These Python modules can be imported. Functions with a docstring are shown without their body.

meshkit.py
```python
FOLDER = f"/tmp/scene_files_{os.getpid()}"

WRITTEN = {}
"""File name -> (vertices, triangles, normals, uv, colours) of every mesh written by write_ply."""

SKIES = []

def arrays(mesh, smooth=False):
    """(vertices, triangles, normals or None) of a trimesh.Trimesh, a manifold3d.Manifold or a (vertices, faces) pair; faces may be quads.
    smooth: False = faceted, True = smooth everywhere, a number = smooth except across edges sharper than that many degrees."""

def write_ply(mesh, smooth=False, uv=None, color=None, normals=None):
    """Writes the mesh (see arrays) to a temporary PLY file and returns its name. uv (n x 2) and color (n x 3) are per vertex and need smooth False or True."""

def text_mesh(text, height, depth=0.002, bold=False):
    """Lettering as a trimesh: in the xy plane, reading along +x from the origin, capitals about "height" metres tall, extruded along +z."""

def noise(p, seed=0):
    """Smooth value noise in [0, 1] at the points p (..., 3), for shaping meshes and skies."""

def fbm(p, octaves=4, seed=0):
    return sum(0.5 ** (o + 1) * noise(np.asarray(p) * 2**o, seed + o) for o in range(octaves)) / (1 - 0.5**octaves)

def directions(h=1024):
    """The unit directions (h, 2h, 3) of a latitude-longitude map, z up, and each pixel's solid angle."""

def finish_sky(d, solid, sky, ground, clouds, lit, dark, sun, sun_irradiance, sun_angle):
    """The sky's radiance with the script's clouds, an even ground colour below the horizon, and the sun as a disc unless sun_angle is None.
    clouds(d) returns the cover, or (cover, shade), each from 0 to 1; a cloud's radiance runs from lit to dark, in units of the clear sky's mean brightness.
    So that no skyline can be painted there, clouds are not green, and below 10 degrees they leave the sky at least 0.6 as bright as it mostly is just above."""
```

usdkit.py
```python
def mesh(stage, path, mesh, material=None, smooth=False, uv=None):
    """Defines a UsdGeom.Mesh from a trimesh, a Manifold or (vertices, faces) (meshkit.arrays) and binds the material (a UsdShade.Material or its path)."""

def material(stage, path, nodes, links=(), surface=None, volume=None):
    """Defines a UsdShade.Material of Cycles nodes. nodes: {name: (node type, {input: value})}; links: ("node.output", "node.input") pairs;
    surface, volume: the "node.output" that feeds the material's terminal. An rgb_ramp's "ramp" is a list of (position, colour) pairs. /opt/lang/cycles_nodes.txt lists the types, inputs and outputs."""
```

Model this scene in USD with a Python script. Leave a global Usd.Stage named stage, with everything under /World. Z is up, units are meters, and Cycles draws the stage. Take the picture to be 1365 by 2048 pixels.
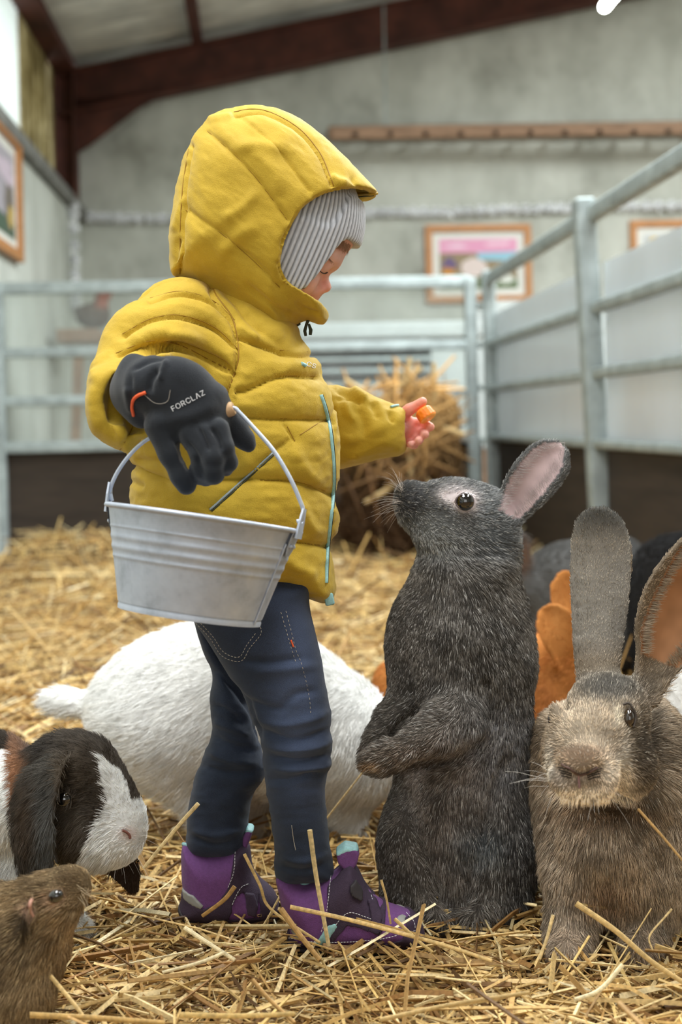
import math
import numpy as np, trimesh, usdkit, meshkit
from scipy import ndimage, sparse
from scipy.spatial import cKDTree
from shapely.geometry import Polygon
import shapely
from pxr import Usd, UsdGeom, UsdLux, UsdShade, Sdf, Gf, Vt

rng = np.random.default_rng(7)
stage = Usd.Stage.CreateInMemory()
UsdGeom.SetStageUpAxis(stage, 'Z')
UsdGeom.Xform.Define(stage, '/World')
T = Sdf.ValueTypeNames

# ------------------------------------------------------------------ camera, sky, exposure
F, CX, CY, CAMZ = 2546.0, 682.5, 840.0, 0.56
RS, RC = math.sin(math.radians(1.3)), math.cos(math.radians(1.3))
cam = UsdGeom.Camera.Define(stage, '/World/camera')
cam.AddTransformOp().Set(Gf.Matrix4d(RC, 0, -RS, 0, RS, 0, RC, 0, 0, -1, 0, 0, 0, 0, CAMZ, 1))
cam.CreateHorizontalApertureAttr(24.0)
cam.CreateFocalLengthAttr(F * 24 / 1365)
cam.CreateVerticalApertureOffsetAttr(-(1024 - CY) * 24 / 1365)
cam.CreateFStopAttr(4.2)
cam.CreateFocusDistanceAttr(1.33)
cam.CreateClippingRangeAttr(Gf.Vec2f(0.05, 200))
cam.CreateExposureAttr(0.12)
sky = UsdLux.DomeLight.Define(stage, '/World/sky')
sky.CreateIntensityAttr(0.62)
sky.CreateColorAttr(Gf.Vec3f(1.0, 1.0, 0.985))
# area lamps added below the roof sheets in place of skylight panels: (x, y, z, width, length, intensity)
for i, (x, y, z, w, l, e) in enumerate(((-0.55, 0.75, 2.78, 0.95, 2.4, 12.5), (1.9, 0.9, 3.35, 0.95, 2.4, 13.0), (0.9, 4.3, 3.2, 0.95, 2.6, 21.0), (3.0, 4.6, 3.66, 0.95, 2.6, 36.0))):
    lt = UsdLux.RectLight.Define(stage, f'/World/roof_light_{i:03d}' if i else '/World/roof_light')
    lt.AddTranslateOp().Set(Gf.Vec3d(x, y, z))
    lt.AddRotateXYZOp().Set(Gf.Vec3f(0, -11.6, 3.6))
    lt.CreateWidthAttr(w); lt.CreateHeightAttr(l); lt.CreateIntensityAttr(e)
    lt.CreateColorAttr(Gf.Vec3f(0.98, 1.0, 1.0) if i < 2 else Gf.Vec3f(0.93, 1.0, 1.0))
# area lamp added behind the camera to fill the front with light
fill_lamp = UsdLux.RectLight.Define(stage, '/World/front_fill_light')
fill_lamp.AddTranslateOp().Set(Gf.Vec3d(-0.1, -4.05, 1.25)); fill_lamp.AddRotateXYZOp().Set(Gf.Vec3f(90, 0, 180))
fill_lamp.CreateWidthAttr(2.6); fill_lamp.CreateHeightAttr(2.3); fill_lamp.CreateIntensityAttr(20.0)
fill_lamp.CreateColorAttr(Gf.Vec3f(0.98, 1.0, 1.03))

# ------------------------------------------------------------------ pixel <-> world
def W(px, py, d):
    u, v = np.asarray(px, float) - CX, np.asarray(py, float) - CY
    d = np.asarray(d, float)
    return np.stack(np.broadcast_arrays((RC * u - RS * v) / F * d, d, CAMZ - (RC * v + RS * u) / F * d), -1)

def pix(p):
    p = np.asarray(p, float)
    u0, v0 = p[..., 0] / p[..., 1] * F, (CAMZ - p[..., 2]) / p[..., 1] * F
    return np.stack([CX + RC * u0 + RS * v0, CY + RC * v0 - RS * u0], -1)

def spline(pts, n=8, closed=False):
    """Catmull-Rom through the points."""
    p = np.asarray(pts, float)
    if closed:
        q = np.vstack([p[-1:], p, p[:2]])
    else:
        q = np.vstack([2 * p[:1] - p[1:2], p, 2 * p[-1:] - p[-2:-1]])
    t = np.linspace(0, 1, n, endpoint=False)[:, None]
    out = []
    for i in range(1, len(q) - 2):
        a, b, c, e = q[i - 1], q[i], q[i + 1], q[i + 2]
        out.append(0.5 * (2 * b + (c - a) * t + (2 * a - 5 * b + 4 * c - e) * t ** 2 + (3 * b - a - 3 * c + e) * t ** 3))
    if not closed:
        out.append(p[-1:])
    return np.vstack(out)

def smoothmin(a, b, k):
    h = np.maximum(k - np.abs(a - b), 0) / k
    return np.minimum(a, b) - h * h * k * 0.25

# ------------------------------------------------------------------ implicit modelling: smooth unions on a grid, meshed by surface nets
def surface_nets(f, org, res):
    ins = f < 0
    sh = np.array(f.shape)
    cnt = np.zeros(sh - 1, np.int8)
    for a, b, c in np.ndindex(2, 2, 2):
        cnt += ins[a:sh[0] - 1 + a, b:sh[1] - 1 + b, c:sh[2] - 1 + c]
    cells = np.argwhere((cnt > 0) & (cnt < 8))
    acc, num = np.zeros((len(cells), 3)), np.zeros(len(cells))
    corner = {}
    for o in np.ndindex(2, 2, 2):
        q = cells + o
        corner[o] = f[q[:, 0], q[:, 1], q[:, 2]].astype(float)
    for ax in range(3):
        for o in np.ndindex(2, 2, 2):
            if o[ax]:
                continue
            e = list(o); e[ax] = 1
            va, vb = corner[o], corner[tuple(e)]
            m = (va < 0) != (vb < 0)
            t = va[m] / (va[m] - vb[m])
            pos = np.tile(np.array(o, float), (m.sum(), 1)); pos[:, ax] += t
            acc[m] += pos; num[m] += 1
    v = (cells + acc / num[:, None]) * res + org
    vid = np.full(sh - 1, -1, np.int32)
    vid[cells[:, 0], cells[:, 1], cells[:, 2]] = np.arange(len(cells))
    faces = []
    for ax in range(3):
        s0 = [slice(1, -1)] * 3; s1 = [slice(1, -1)] * 3
        s0[ax] = slice(0, sh[ax] - 1); s1[ax] = slice(1, sh[ax])
        a, b = ins[tuple(s0)], ins[tuple(s1)]
        e = np.argwhere(a != b)
        off = np.ones(3, int); off[ax] = 0
        e = e + off
        inside = ins[e[:, 0], e[:, 1], e[:, 2]]
        u, w = [(1, 2), (2, 0), (0, 1)][ax]
        def cell(du, dw):
            q = e.copy(); q[:, u] -= du; q[:, w] -= dw
            return vid[q[:, 0], q[:, 1], q[:, 2]]
        quad = np.stack([cell(1, 1), cell(0, 1), cell(0, 0), cell(1, 0)], 1)
        quad[~inside] = quad[~inside][:, ::-1]
        faces.append(quad)
    q = np.vstack(faces)
    q = q[(q >= 0).all(1)]
    return v, np.vstack([q[:, [0, 1, 2]], q[:, [0, 2, 3]]])

def relax(v, f, it=6, lam=0.5, mu=-0.52):
    n = len(v)
    e = np.vstack([f[:, [0, 1]], f[:, [1, 2]], f[:, [2, 0]]])
    A = sparse.coo_matrix((np.ones(len(e) * 2), (np.r_[e[:, 0], e[:, 1]], np.r_[e[:, 1], e[:, 0]])), (n, n)).tocsr()
    A.data[:] = 1
    deg = np.maximum(np.asarray(A.sum(1)).ravel(), 1)
    for i in range(it):
        for s in (lam, mu):
            v = v + s * ((A @ v) / deg[:, None] - v)
    return v

def vnormals(v, f):
    n = np.zeros_like(v)
    fn = np.cross(v[f[:, 1]] - v[f[:, 0]], v[f[:, 2]] - v[f[:, 0]])
    for k in range(3):
        for j in range(3):
            n[:, j] += np.bincount(f[:, k], fn[:, j], len(v))
    return n / np.maximum(np.linalg.norm(n, axis=1, keepdims=True), 1e-12)

def rotm(rot=0, yaw=0, tilt=0):
    """image-plane turn (counter-clockwise as seen), then a turn about the vertical, tilt about x first."""
    a, b, t = map(math.radians, (rot, yaw, tilt))
    Rx = np.array([[1, 0, 0], [0, math.cos(t), -math.sin(t)], [0, math.sin(t), math.cos(t)]])
    Ry = np.array([[math.cos(a), 0, -math.sin(a)], [0, 1, 0], [math.sin(a), 0, math.cos(a)]])
    Rz = np.array([[math.cos(b), -math.sin(b), 0], [math.sin(b), math.cos(b), 0], [0, 0, 1]])
    return Rz @ Ry @ Rx

class Blob:
    """Prims are given in photograph pixels and a depth offset (m) from the thing's depth d; radii in pixels at that depth."""
    def __init__(self, d, res=0.003, k=0.02):
        self.d, self.res, self.k, self.prims = d, res, k, []
        self.f = None
    def s(self, dd=0):
        return (self.d + dd) / F
    def add(self, fn, lo, hi, k=None, op='add'):
        self.prims.append((fn, np.array(lo, float), np.array(hi, float), self.k if k is None else k, op))
    def ell(self, px, py, rx, ry, rz, dd=0, rot=0, yaw=0, tilt=0, k=None, op='add'):
        c, s = W(px, py, self.d + dd), self.s(dd)
        r = np.array([rx, rz, ry], float) * s
        R = rotm(rot, yaw, tilt)
        def fn(X, Y, Z):
            p = np.stack([X - c[0], Y - c[1], Z - c[2]], -1) @ R
            k0 = np.linalg.norm(p / r, axis=-1); k1 = np.linalg.norm(p / r ** 2, axis=-1)
            return k0 * (k0 - 1) / np.maximum(k1, 1e-9)
        m = np.sqrt(((R * r) ** 2).sum(1))
        self.add(fn, c - m, c + m, k, op)
    def bone(self, a, b, k=None, op='add', flat=None):
        """a, b = (px, py, dd, r)."""
        A, B = W(a[0], a[1], self.d + a[2]), W(b[0], b[1], self.d + b[2])
        ra, rb = a[3] * self.s(a[2]), b[3] * self.s(b[2])
        ab = B - A; L2 = max((ab ** 2).sum(), 1e-12)
        def fn(X, Y, Z):
            p = np.stack([X - A[0], Y - A[1], Z - A[2]], -1)
            t = np.clip((p @ ab) / L2, 0, 1)
            q = p - t[..., None] * ab
            return np.linalg.norm(q, axis=-1) - (ra + t * (rb - ra))
        r = max(ra, rb)
        self.add(fn, np.minimum(A, B) - r, np.maximum(A, B) + r, k, op)
    def chain(self, pts, k=None):
        for a, b in zip(pts[:-1], pts[1:]):
            self.bone(a, b, k)
    def grid2(self, poly, dd, smooth=0.0, pad=60):
        """2-D signed distance (m, negative inside) of an outline at depth d+dd, as an interpolator on (x, z)."""
        w = W(poly[:, 0], poly[:, 1], self.d + dd)[:, [0, 2]]
        h = self.res * 0.5
        lo, hi = w.min(0) - pad * self.s(dd), w.max(0) + pad * self.s(dd)
        n = np.ceil((hi - lo) / h).astype(int) + 1
        gx, gz = np.meshgrid(lo[0] + np.arange(n[0]) * h, lo[1] + np.arange(n[1]) * h, indexing='ij')
        m = shapely.contains_xy(Polygon(w).buffer(0), gx, gz)
        sd = (ndimage.distance_transform_edt(~m) - ndimage.distance_transform_edt(m)) * h
        if smooth:
            sd = ndimage.gaussian_filter(sd, smooth * self.s(dd) / h)
        def at(X, Z):
            return ndimage.map_coordinates(sd, [(X - lo[0]) / h, (Z - lo[1]) / h], order=1, mode='nearest')
        return at, w.min(0), w.max(0)
    def outline(self, pts, R, Tk, dd=0, k=None, op='add', smooth=6, sharp=False, bend=None):
        """A plump body with this outline: R = pixels from the edge to the full thickness, Tk = half thickness in pixels."""
        poly = np.asarray(pts, float) if sharp else spline(pts, 8, True)
        at, lo, hi = self.grid2(poly, dd, smooth)
        s, yc = self.s(dd), self.d + dd
        Rm, Tm = R * s, Tk * s
        def fn(X, Y, Z):
            if X.ndim == 3:
                sd = at(X[:, 0, :], Z[:, 0, :])[:, None, :]
            else:
                sd = at(X, Z)
            y0 = yc if bend is None else yc + bend(X, Z)
            u = np.maximum(1 + sd / Rm, 0)
            w = np.abs(Y - y0) / Tm
            g = np.sqrt(u * u + w * w)
            grad = np.sqrt((u / Rm) ** 2 + (w / Tm) ** 2) / np.maximum(g, 1e-6)
            return (g - 1) / np.maximum(grad, 1 / max(Rm, Tm))
        bm = 0 if bend is None else 0.05
        self.add(fn, [lo[0], yc - Tm - bm, lo[1]], [hi[0], yc + Tm + bm, hi[1]], k, op)
    def cut(self, pts, dd=0, k=0.004, y0=-9, y1=9, sharp=False):
        """Takes away what lies inside the outline, straight through in depth between y0 and y1 (offsets)."""
        poly = np.asarray(pts, float) if sharp else spline(pts, 8, True)
        at, lo, hi = self.grid2(poly, dd, 0, pad=120)
        def fn(X, Y, Z):
            d2 = at(X, Z) if X.ndim < 3 else at(X[:, 0, :], Z[:, 0, :])[:, None, :]
            return np.maximum(np.maximum(d2, Y - (self.d + y1)), (self.d + y0) - Y)
        self.add(fn, [-99] * 3, [99] * 3, k, 'sub')
    def keep(self, pts, dd=0, k=0.003, y0=-9, y1=9, sharp=False):
        poly = np.asarray(pts, float) if sharp else spline(pts, 8, True)
        at, lo, hi = self.grid2(poly, dd, 0, pad=120)
        def fn(X, Y, Z):
            d2 = at(X, Z) if X.ndim < 3 else at(X[:, 0, :], Z[:, 0, :])[:, None, :]
            return np.maximum(np.maximum(d2, Y - (self.d + y1)), (self.d + y0) - Y)
        self.add(fn, [-99] * 3, [99] * 3, k, 'keep')
    def leaf(self, ctr, wid, facing, cup=0.35, thick=4, k=None):
        """An ear: centre line (px, py, dd), half widths (px), facing = world direction of the hollow side."""
        c = spline(np.array(ctr, float), 10); w = spline(np.array(wid, float)[:, None], 10)[:, 0]
        P = W(c[:, 0], c[:, 1], self.d + c[:, 2])
        s = self.s()
        tan = np.gradient(P, axis=0); tan /= np.linalg.norm(tan, axis=1, keepdims=True)
        n = np.broadcast_to(np.asarray(facing, float), P.shape); n = n - (n * tan).sum(1, keepdims=True) * tan
        n = n / np.linalg.norm(n, axis=1, keepdims=True)
        lat = np.cross(tan, n)
        L = np.linalg.norm(np.diff(P, axis=0), axis=1).sum()
        m = int(L / (self.res * 0.6)) + 2
        t = np.linspace(0, len(P) - 1, m)
        itp = lambda a: np.stack([np.interp(t, np.arange(len(P)), a[:, j]) for j in range(a.shape[1])], 1)
        P, n, lat, w = itp(P), itp(n), itp(lat), np.maximum(np.interp(t, np.arange(len(P)), w), 1) * s
        q = np.linspace(-1, 1, int(2 * w.max() / (self.res * 0.6)) + 3)
        pts = P[:, None] + lat[:, None] * (w[:, None] * q)[..., None] + n[:, None] * (w[:, None] * cup * (q ** 2))[..., None]
        pts = pts.reshape(-1, 3)
        self.leaf_frame = (P, n, lat, w)
        tree, r = cKDTree(pts), thick * s
        def fn(X, Y, Z):
            p = np.stack(np.broadcast_arrays(X, Y, Z), -1)
            return (tree.query(p.reshape(-1, 3), distance_upper_bound=0.03)[0].clip(max=0.03) - r).reshape(p.shape[:-1])
        self.add(fn, pts.min(0) - r, pts.max(0) + r, k)
    def field(self, prims=None):
        ad = [p for p in self.prims if p[4] == 'add']
        lo = np.min([p[1] for p in ad], 0) - 4 * self.res; hi = np.max([p[2] for p in ad], 0) + 4 * self.res
        n = np.ceil((hi - lo) / self.res).astype(int) + 1
        f = np.full(n, 0.05, np.float32)
        ax = [lo[i] + np.arange(n[i]) * self.res for i in range(3)]
        for fn, a, b, k, op in self.prims:
            m = k + 3 * self.res
            i0 = np.clip(np.floor((a - m - lo) / self.res).astype(int), 0, n); i1 = np.clip(np.ceil((b + m - lo) / self.res).astype(int) + 1, 0, n)
            sl = tuple(slice(x, y) for x, y in zip(i0, i1))
            X, Y, Z = np.meshgrid(*[ax[i][sl[i]] for i in range(3)], indexing='ij')
            g = fn(X, Y, Z)
            if op == 'add':
                f[sl] = smoothmin(f[sl], g, k)
            elif op == 'sub':
                f[sl] = -smoothmin(-f[sl], g, k)
            else:
                f[sl] = -smoothmin(-f[sl], -g, k)
        self.f, self.lo = f, lo
        return self
    def axes(self):
        return np.meshgrid(*[self.lo[i] + np.arange(self.f.shape[i]) * self.res for i in range(3)], indexing='ij')
    def mesh(self, it=6, f=None):
        if self.f is None:
            self.field()
        f = (self.f if f is None else f).copy()
        for ax in range(3):
            sl = [slice(None)] * 3
            for e in (0, -1):
                sl[ax] = e; f[tuple(sl)] = np.maximum(f[tuple(sl)], self.res)
        v, fa = surface_nets(f, self.lo, self.res)
        return relax(v, fa, it), fa
    def patch(self, pts, off, inner=0.002, sharp=True, it=4, side=None, n=None):
        """A panel lying on the surface: the shell between -inner and off, inside the outline."""
        poly = np.asarray(pts, float) if sharp else spline(pts, 8, True)
        at, lo, hi = self.grid2(poly, 0, 0, pad=30)
        X, Y, Z = self.axes()
        d2 = at(X[:, 0, :], Z[:, 0, :])[:, None, :] + 0 * Y
        g = np.maximum(np.maximum(self.f - off, -(self.f + inner)), d2)
        if side is not None:
            g = np.maximum(g, (Y - (self.d + side)))
        return self.mesh(it, g.astype(np.float32))

def polydist(p, line):
    """distance of the 2-D points p to a polyline, and the parameter 0..1 along it."""
    line = np.asarray(line, float)
    best, par = np.full(len(p), 1e9), np.zeros(len(p))
    for i in range(len(line) - 1):
        a, ab = line[i], line[i + 1] - line[i]
        t = np.clip(((p - a) @ ab) / max((ab ** 2).sum(), 1e-9), 0, 1)
        d = np.linalg.norm(p - a - t[:, None] * ab, axis=1)
        m = d < best
        best[m] = d[m]; par[m] = (i + t[m]) / (len(line) - 1)
    return best, par

def creases(v, n, items, front=None):
    """items: (polyline px, height in m, width px); moves v along n, fading at both ends."""
    q = pix(v)
    out = np.zeros(len(v))
    for line, amp, w in items:
        line = spline(line, 5)
        lo, hi = line.min(0) - 3 * w, line.max(0) + 3 * w
        m = (q > lo).all(1) & (q < hi).all(1)
        if front is not None:
            m &= front
        idx = np.nonzero(m)[0]
        d, t = polydist(q[idx], line)
        out[idx] += amp * np.exp(-(d / w) ** 2) * np.clip(np.minimum(t, 1 - t) * 5, 0.15, 1)
    return v + n * out[:, None]

class Hit:
    """Finds where lines of sight from the camera, at pixels, meet a mesh."""
    def __init__(self, v, f):
        self.m = trimesh.Trimesh(v, f, process=False)
        try:
            from trimesh.ray.ray_pyembree import RayMeshIntersector
            self.r = RayMeshIntersector(self.m)
        except Exception:
            self.r = self.m.ray
    def at(self, q, off=0.0):
        q = np.asarray(q, float)
        d = W(q[:, 0], q[:, 1], 1.0) - [0, 0, CAMZ]
        o = np.tile([0, 0, CAMZ], (len(q), 1)).astype(float)
        loc, ir, it = self.r.intersects_location(o, d, multiple_hits=False)
        out, nn = np.full((len(q), 3), np.nan), np.zeros((len(q), 3))
        out[ir] = loc; nn[ir] = self.m.face_normals[it]
        ok = np.nonzero(~np.isnan(out[:, 0]))[0]
        if len(ok) == 0:
            raise ValueError('no hit')
        dep = np.interp(np.arange(len(q)), ok, out[ok, 1])
        miss = np.isnan(out[:, 0])
        self.miss = miss
        out[miss] = W(q[miss, 0], q[miss, 1], dep[miss])
        nn[miss] = [0, -1, 0]
        return out + off * nn, nn

def tube(path, r, sides=6, closed=False, caps=True):
    p = np.asarray(path, float); n = len(p)
    r = np.broadcast_to(np.asarray(r, float), (n,))
    t = np.gradient(p, axis=0)
    if closed:
        t = np.roll(p, -1, 0) - np.roll(p, 1, 0)
    t /= np.maximum(np.linalg.norm(t, axis=1, keepdims=True), 1e-12)
    a = np.cross(t[0], [0.3, 0.2, 0.93]); a /= np.linalg.norm(a)
    A = [a]
    for i in range(1, n):
        a = A[-1] - t[i] * (A[-1] @ t[i]); A.append(a / max(np.linalg.norm(a), 1e-12))
    A = np.array(A); B = np.cross(t, A)
    th = np.arange(sides) / sides * 2 * np.pi
    v = p[:, None] + r[:, None, None] * (np.cos(th)[None, :, None] * A[:, None] + np.sin(th)[None, :, None] * B[:, None])
    v = v.reshape(-1, 3)
    f = []
    for i in range(n if closed else n - 1):
        j = (i + 1) % n
        for k in range(sides):
            l = (k + 1) % sides
            f += [[i * sides + k, i * sides + l, j * sides + l], [i * sides + k, j * sides + l, j * sides + k]]
    if caps and not closed:
        v = np.vstack([v, p[:1], p[-1:]])
        for k in range(sides):
            l = (k + 1) % sides
            f += [[len(v) - 2, l, k], [len(v) - 1, (n - 1) * sides + k, (n - 1) * sides + l]]
    return v, np.array(f)

def join(parts):
    V, Fc, n = [], [], 0
    for v, f in parts:
        V.append(np.asarray(v, float)); Fc.append(np.asarray(f) + n); n += len(v)
    return np.vstack(V), np.vstack(Fc)

def box(size, c=(0, 0, 0), R=None, bevel=0.0):
    s = np.array(size, float) / 2
    if bevel > 0:
        import manifold3d as m3
        b = min(bevel, s.min() * 0.9)
        v = np.array([[x * (s[0] - b * (i != 0)), y * (s[1] - b * (i != 1)), z * (s[2] - b * (i != 2))] for x in (-1, 1) for y in (-1, 1) for z in (-1, 1) for i in range(3)])
        h = m3.Manifold.hull_points(v).to_mesh()
        v, f = np.array(h.vert_properties)[:, :3].astype(float), np.array(h.tri_verts)
    else:
        m = trimesh.creation.box(size); v, f = np.array(m.vertices), np.array(m.faces)
    if R is not None:
        v = v @ np.asarray(R).T
    return v + np.array(c, float), f

def beam(a, b, w, h, up=(0, 0, 1), bevel=0.003):
    """A bar of section w x h from a to b."""
    a, b = np.asarray(a, float), np.asarray(b, float)
    x = b - a; L = np.linalg.norm(x); x = x / L
    y = np.cross(up, x); y /= np.linalg.norm(y); z = np.cross(x, y)
    return box((L, w, h), (a + b) / 2, np.stack([x, y, z], 1), bevel)

def lathe(prof, n=64, M=None):
    prof = np.asarray(prof, float)
    th = np.arange(n) / n * 2 * np.pi
    v = np.stack([prof[:, None, 0] * np.cos(th), prof[:, None, 0] * np.sin(th), np.broadcast_to(prof[:, 1:2], (len(prof), n))], -1).reshape(-1, 3)
    f = []
    for i in range(len(prof) - 1):
        for k in range(n):
            l = (k + 1) % n
            f += [[i * n + k, i * n + l, (i + 1) * n + l], [i * n + k, (i + 1) * n + l, (i + 1) * n + k]]
    if M is not None:
        v = v @ M[:3, :3].T + M[:3, 3]
    return v, np.array(f)

# ------------------------------------------------------------------ writing the scene
used = {}
def path_for(name, parent):
    base = (str(parent.GetPath()) if parent is not None else '/World') + '/' + name
    n = used.get(base, 0); used[base] = n + 1
    return base if n == 0 else f'{base}_{n:03d}'

def tag(prim, label=None, cat=None, group=None, kind=None):
    for k, x in (('label', label), ('category', cat), ('group', group), ('kind', kind)):
        if x:
            prim.SetCustomDataByKey(k, x)
    return prim

def thing(name, label, cat, group=None, loc=None):
    x = UsdGeom.Xform.Define(stage, path_for(name, None))
    if loc is not None:
        x.AddTranslateOp().Set(Gf.Vec3d(*map(float, loc)))
    return tag(x.GetPrim(), label, cat, group)

def origin_of(prim):
    return np.array(UsdGeom.XformCache().GetLocalToWorldTransform(prim).ExtractTranslation()) if prim is not None else np.zeros(3)

def obj(name, mesh, mat, parent=None, smooth=True, color=None, label=None, kind=None, cat=None, group=None):
    v, f = meshkit.arrays(mesh)[:2] if not isinstance(mesh, tuple) else mesh
    v = np.asarray(v, float) - origin_of(parent)
    if color is not None and smooth not in (True, False):
        smooth = True
    m = usdkit.mesh(stage, path_for(name, parent), (v, f), mat, smooth=smooth)
    m.CreateDoubleSidedAttr(True)
    if color is not None:
        UsdGeom.PrimvarsAPI(m).CreatePrimvar('Cd', T.Color3fArray, 'vertex').Set(Vt.Vec3fArray.FromNumpy(np.asarray(color, np.float32)))
    return tag(m.GetPrim(), label, cat, group, kind)

def hairs(name, pts, wid, col, mat, parent, label=None, kind='stuff', band=None):
    cv = UsdGeom.BasisCurves.Define(stage, path_for(name, parent))
    cv.CreateTypeAttr('linear')
    n, k, _ = pts.shape
    pts = pts - origin_of(parent)
    cv.CreateCurveVertexCountsAttr(Vt.IntArray.FromNumpy(np.full(n, k, np.int32)))
    cv.CreatePointsAttr(Vt.Vec3fArray.FromNumpy(pts.reshape(-1, 3).astype(np.float32)))
    cv.CreateWidthsAttr(Vt.FloatArray.FromNumpy(np.ascontiguousarray(wid, np.float32).ravel())); cv.SetWidthsInterpolation('vertex')
    if band is not None:      # banded hair: dark root, pale ring, dark tip
        col = (np.asarray(col)[:, None] * np.asarray(band)[None, :, None]).reshape(-1, 3)
    UsdGeom.PrimvarsAPI(cv).CreatePrimvar('Cd', T.Color3fArray, 'uniform' if band is None else 'vertex').Set(Vt.Vec3fArray.FromNumpy(np.asarray(col, np.float32)))
    UsdShade.MaterialBindingAPI.Apply(cv.GetPrim()).Bind(mat)
    return tag(cv.GetPrim(), label, kind=kind)

def lin(*c):
    c = np.asarray(c if len(c) > 1 else c[0], float) / 255
    return np.where(c < 0.04045, c / 12.92, ((c + 0.055) / 1.055) ** 2.4)

def sample(v, f, n, w=None):
    a = np.linalg.norm(np.cross(v[f[:, 1]] - v[f[:, 0]], v[f[:, 2]] - v[f[:, 0]]), axis=1)
    if w is not None:
        a = a * w
    i = rng.choice(len(f), n, p=a / a.sum())
    r = rng.random((n, 2)); sw = r.sum(1) > 1; r[sw] = 1 - r[sw]
    b = np.stack([1 - r.sum(1), r[:, 0], r[:, 1]], 1)
    return i, b

def fur(v, f, n, length, flow, colour, parent, mat, lift=0.45, width=0.00045, seg=2, jitter=0.35, clump=0.35, name='fur', skip=None, back=0.12, gravity=0.0, label=None, band=None):
    """Hair rooted on the mesh. flow(p) = lie of the coat, length(p) in m, colour(p, noise) per hair."""
    nv = vnormals(v, f)
    c = v[f].mean(1)
    view = np.array([0, 0, CAMZ]) - c; view /= np.linalg.norm(view, axis=1, keepdims=True)
    face = (nv[f].mean(1) * view).sum(1)
    w = np.where(face > -0.25, 1.0, back)
    if skip is not None:
        w = w * (~skip(c))
    i, b = sample(v, f, n, w)
    p = (v[f[i]] * b[..., None]).sum(1); nn = (nv[f[i]] * b[..., None]).sum(1)
    nn /= np.linalg.norm(nn, axis=1, keepdims=True)
    t = flow(p); t = t - (t * nn).sum(1, keepdims=True) * nn
    t /= np.maximum(np.linalg.norm(t, axis=1, keepdims=True), 1e-6)
    # clumps: neighbouring hairs share a turn
    cn = np.stack([meshkit.noise(p * 160, s) for s in (1, 2, 3)], 1) - 0.5
    cn2 = np.stack([meshkit.noise(p * 45, s) for s in (11, 12, 13)], 1) - 0.5
    dirn = t + lift * nn + clump * (cn * 1.6 + cn2) + jitter * (rng.random((n, 3)) - 0.5)
    inn = (dirn * nn).sum(1, keepdims=True)
    dirn = dirn + np.maximum(0.12 - inn, 0) * nn
    dirn /= np.linalg.norm(dirn, axis=1, keepdims=True)
    L = (length(p) * (0.65 + 0.6 * rng.random(n)))[:, None]
    pts = [p - nn * 0.001]
    for k in range(1, seg + 1):
        s = k / seg
        pts.append(p + dirn * L * s + (t * 0.25 - nn * 0.10) * L * s * s + np.array([0, 0, -1.0]) * gravity * L * s * s)
    pts = np.stack(pts, 1)
    prof = np.linspace(1, 0.25, seg + 1)
    wid = width * (0.7 + 0.6 * rng.random(n))[:, None] * prof
    return hairs(name, pts, wid, colour(p, nn), mat, parent, label, band=band)
# ------------------------------------------------------------------ materials
LK = '/World/Looks/'
UsdGeom.Scope.Define(stage, '/World/Looks')
def mat(name, nodes, links=(), surface='p.BSDF', volume=None):
    return usdkit.material(stage, LK + name, nodes, links, surface=surface, volume=volume)

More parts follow.
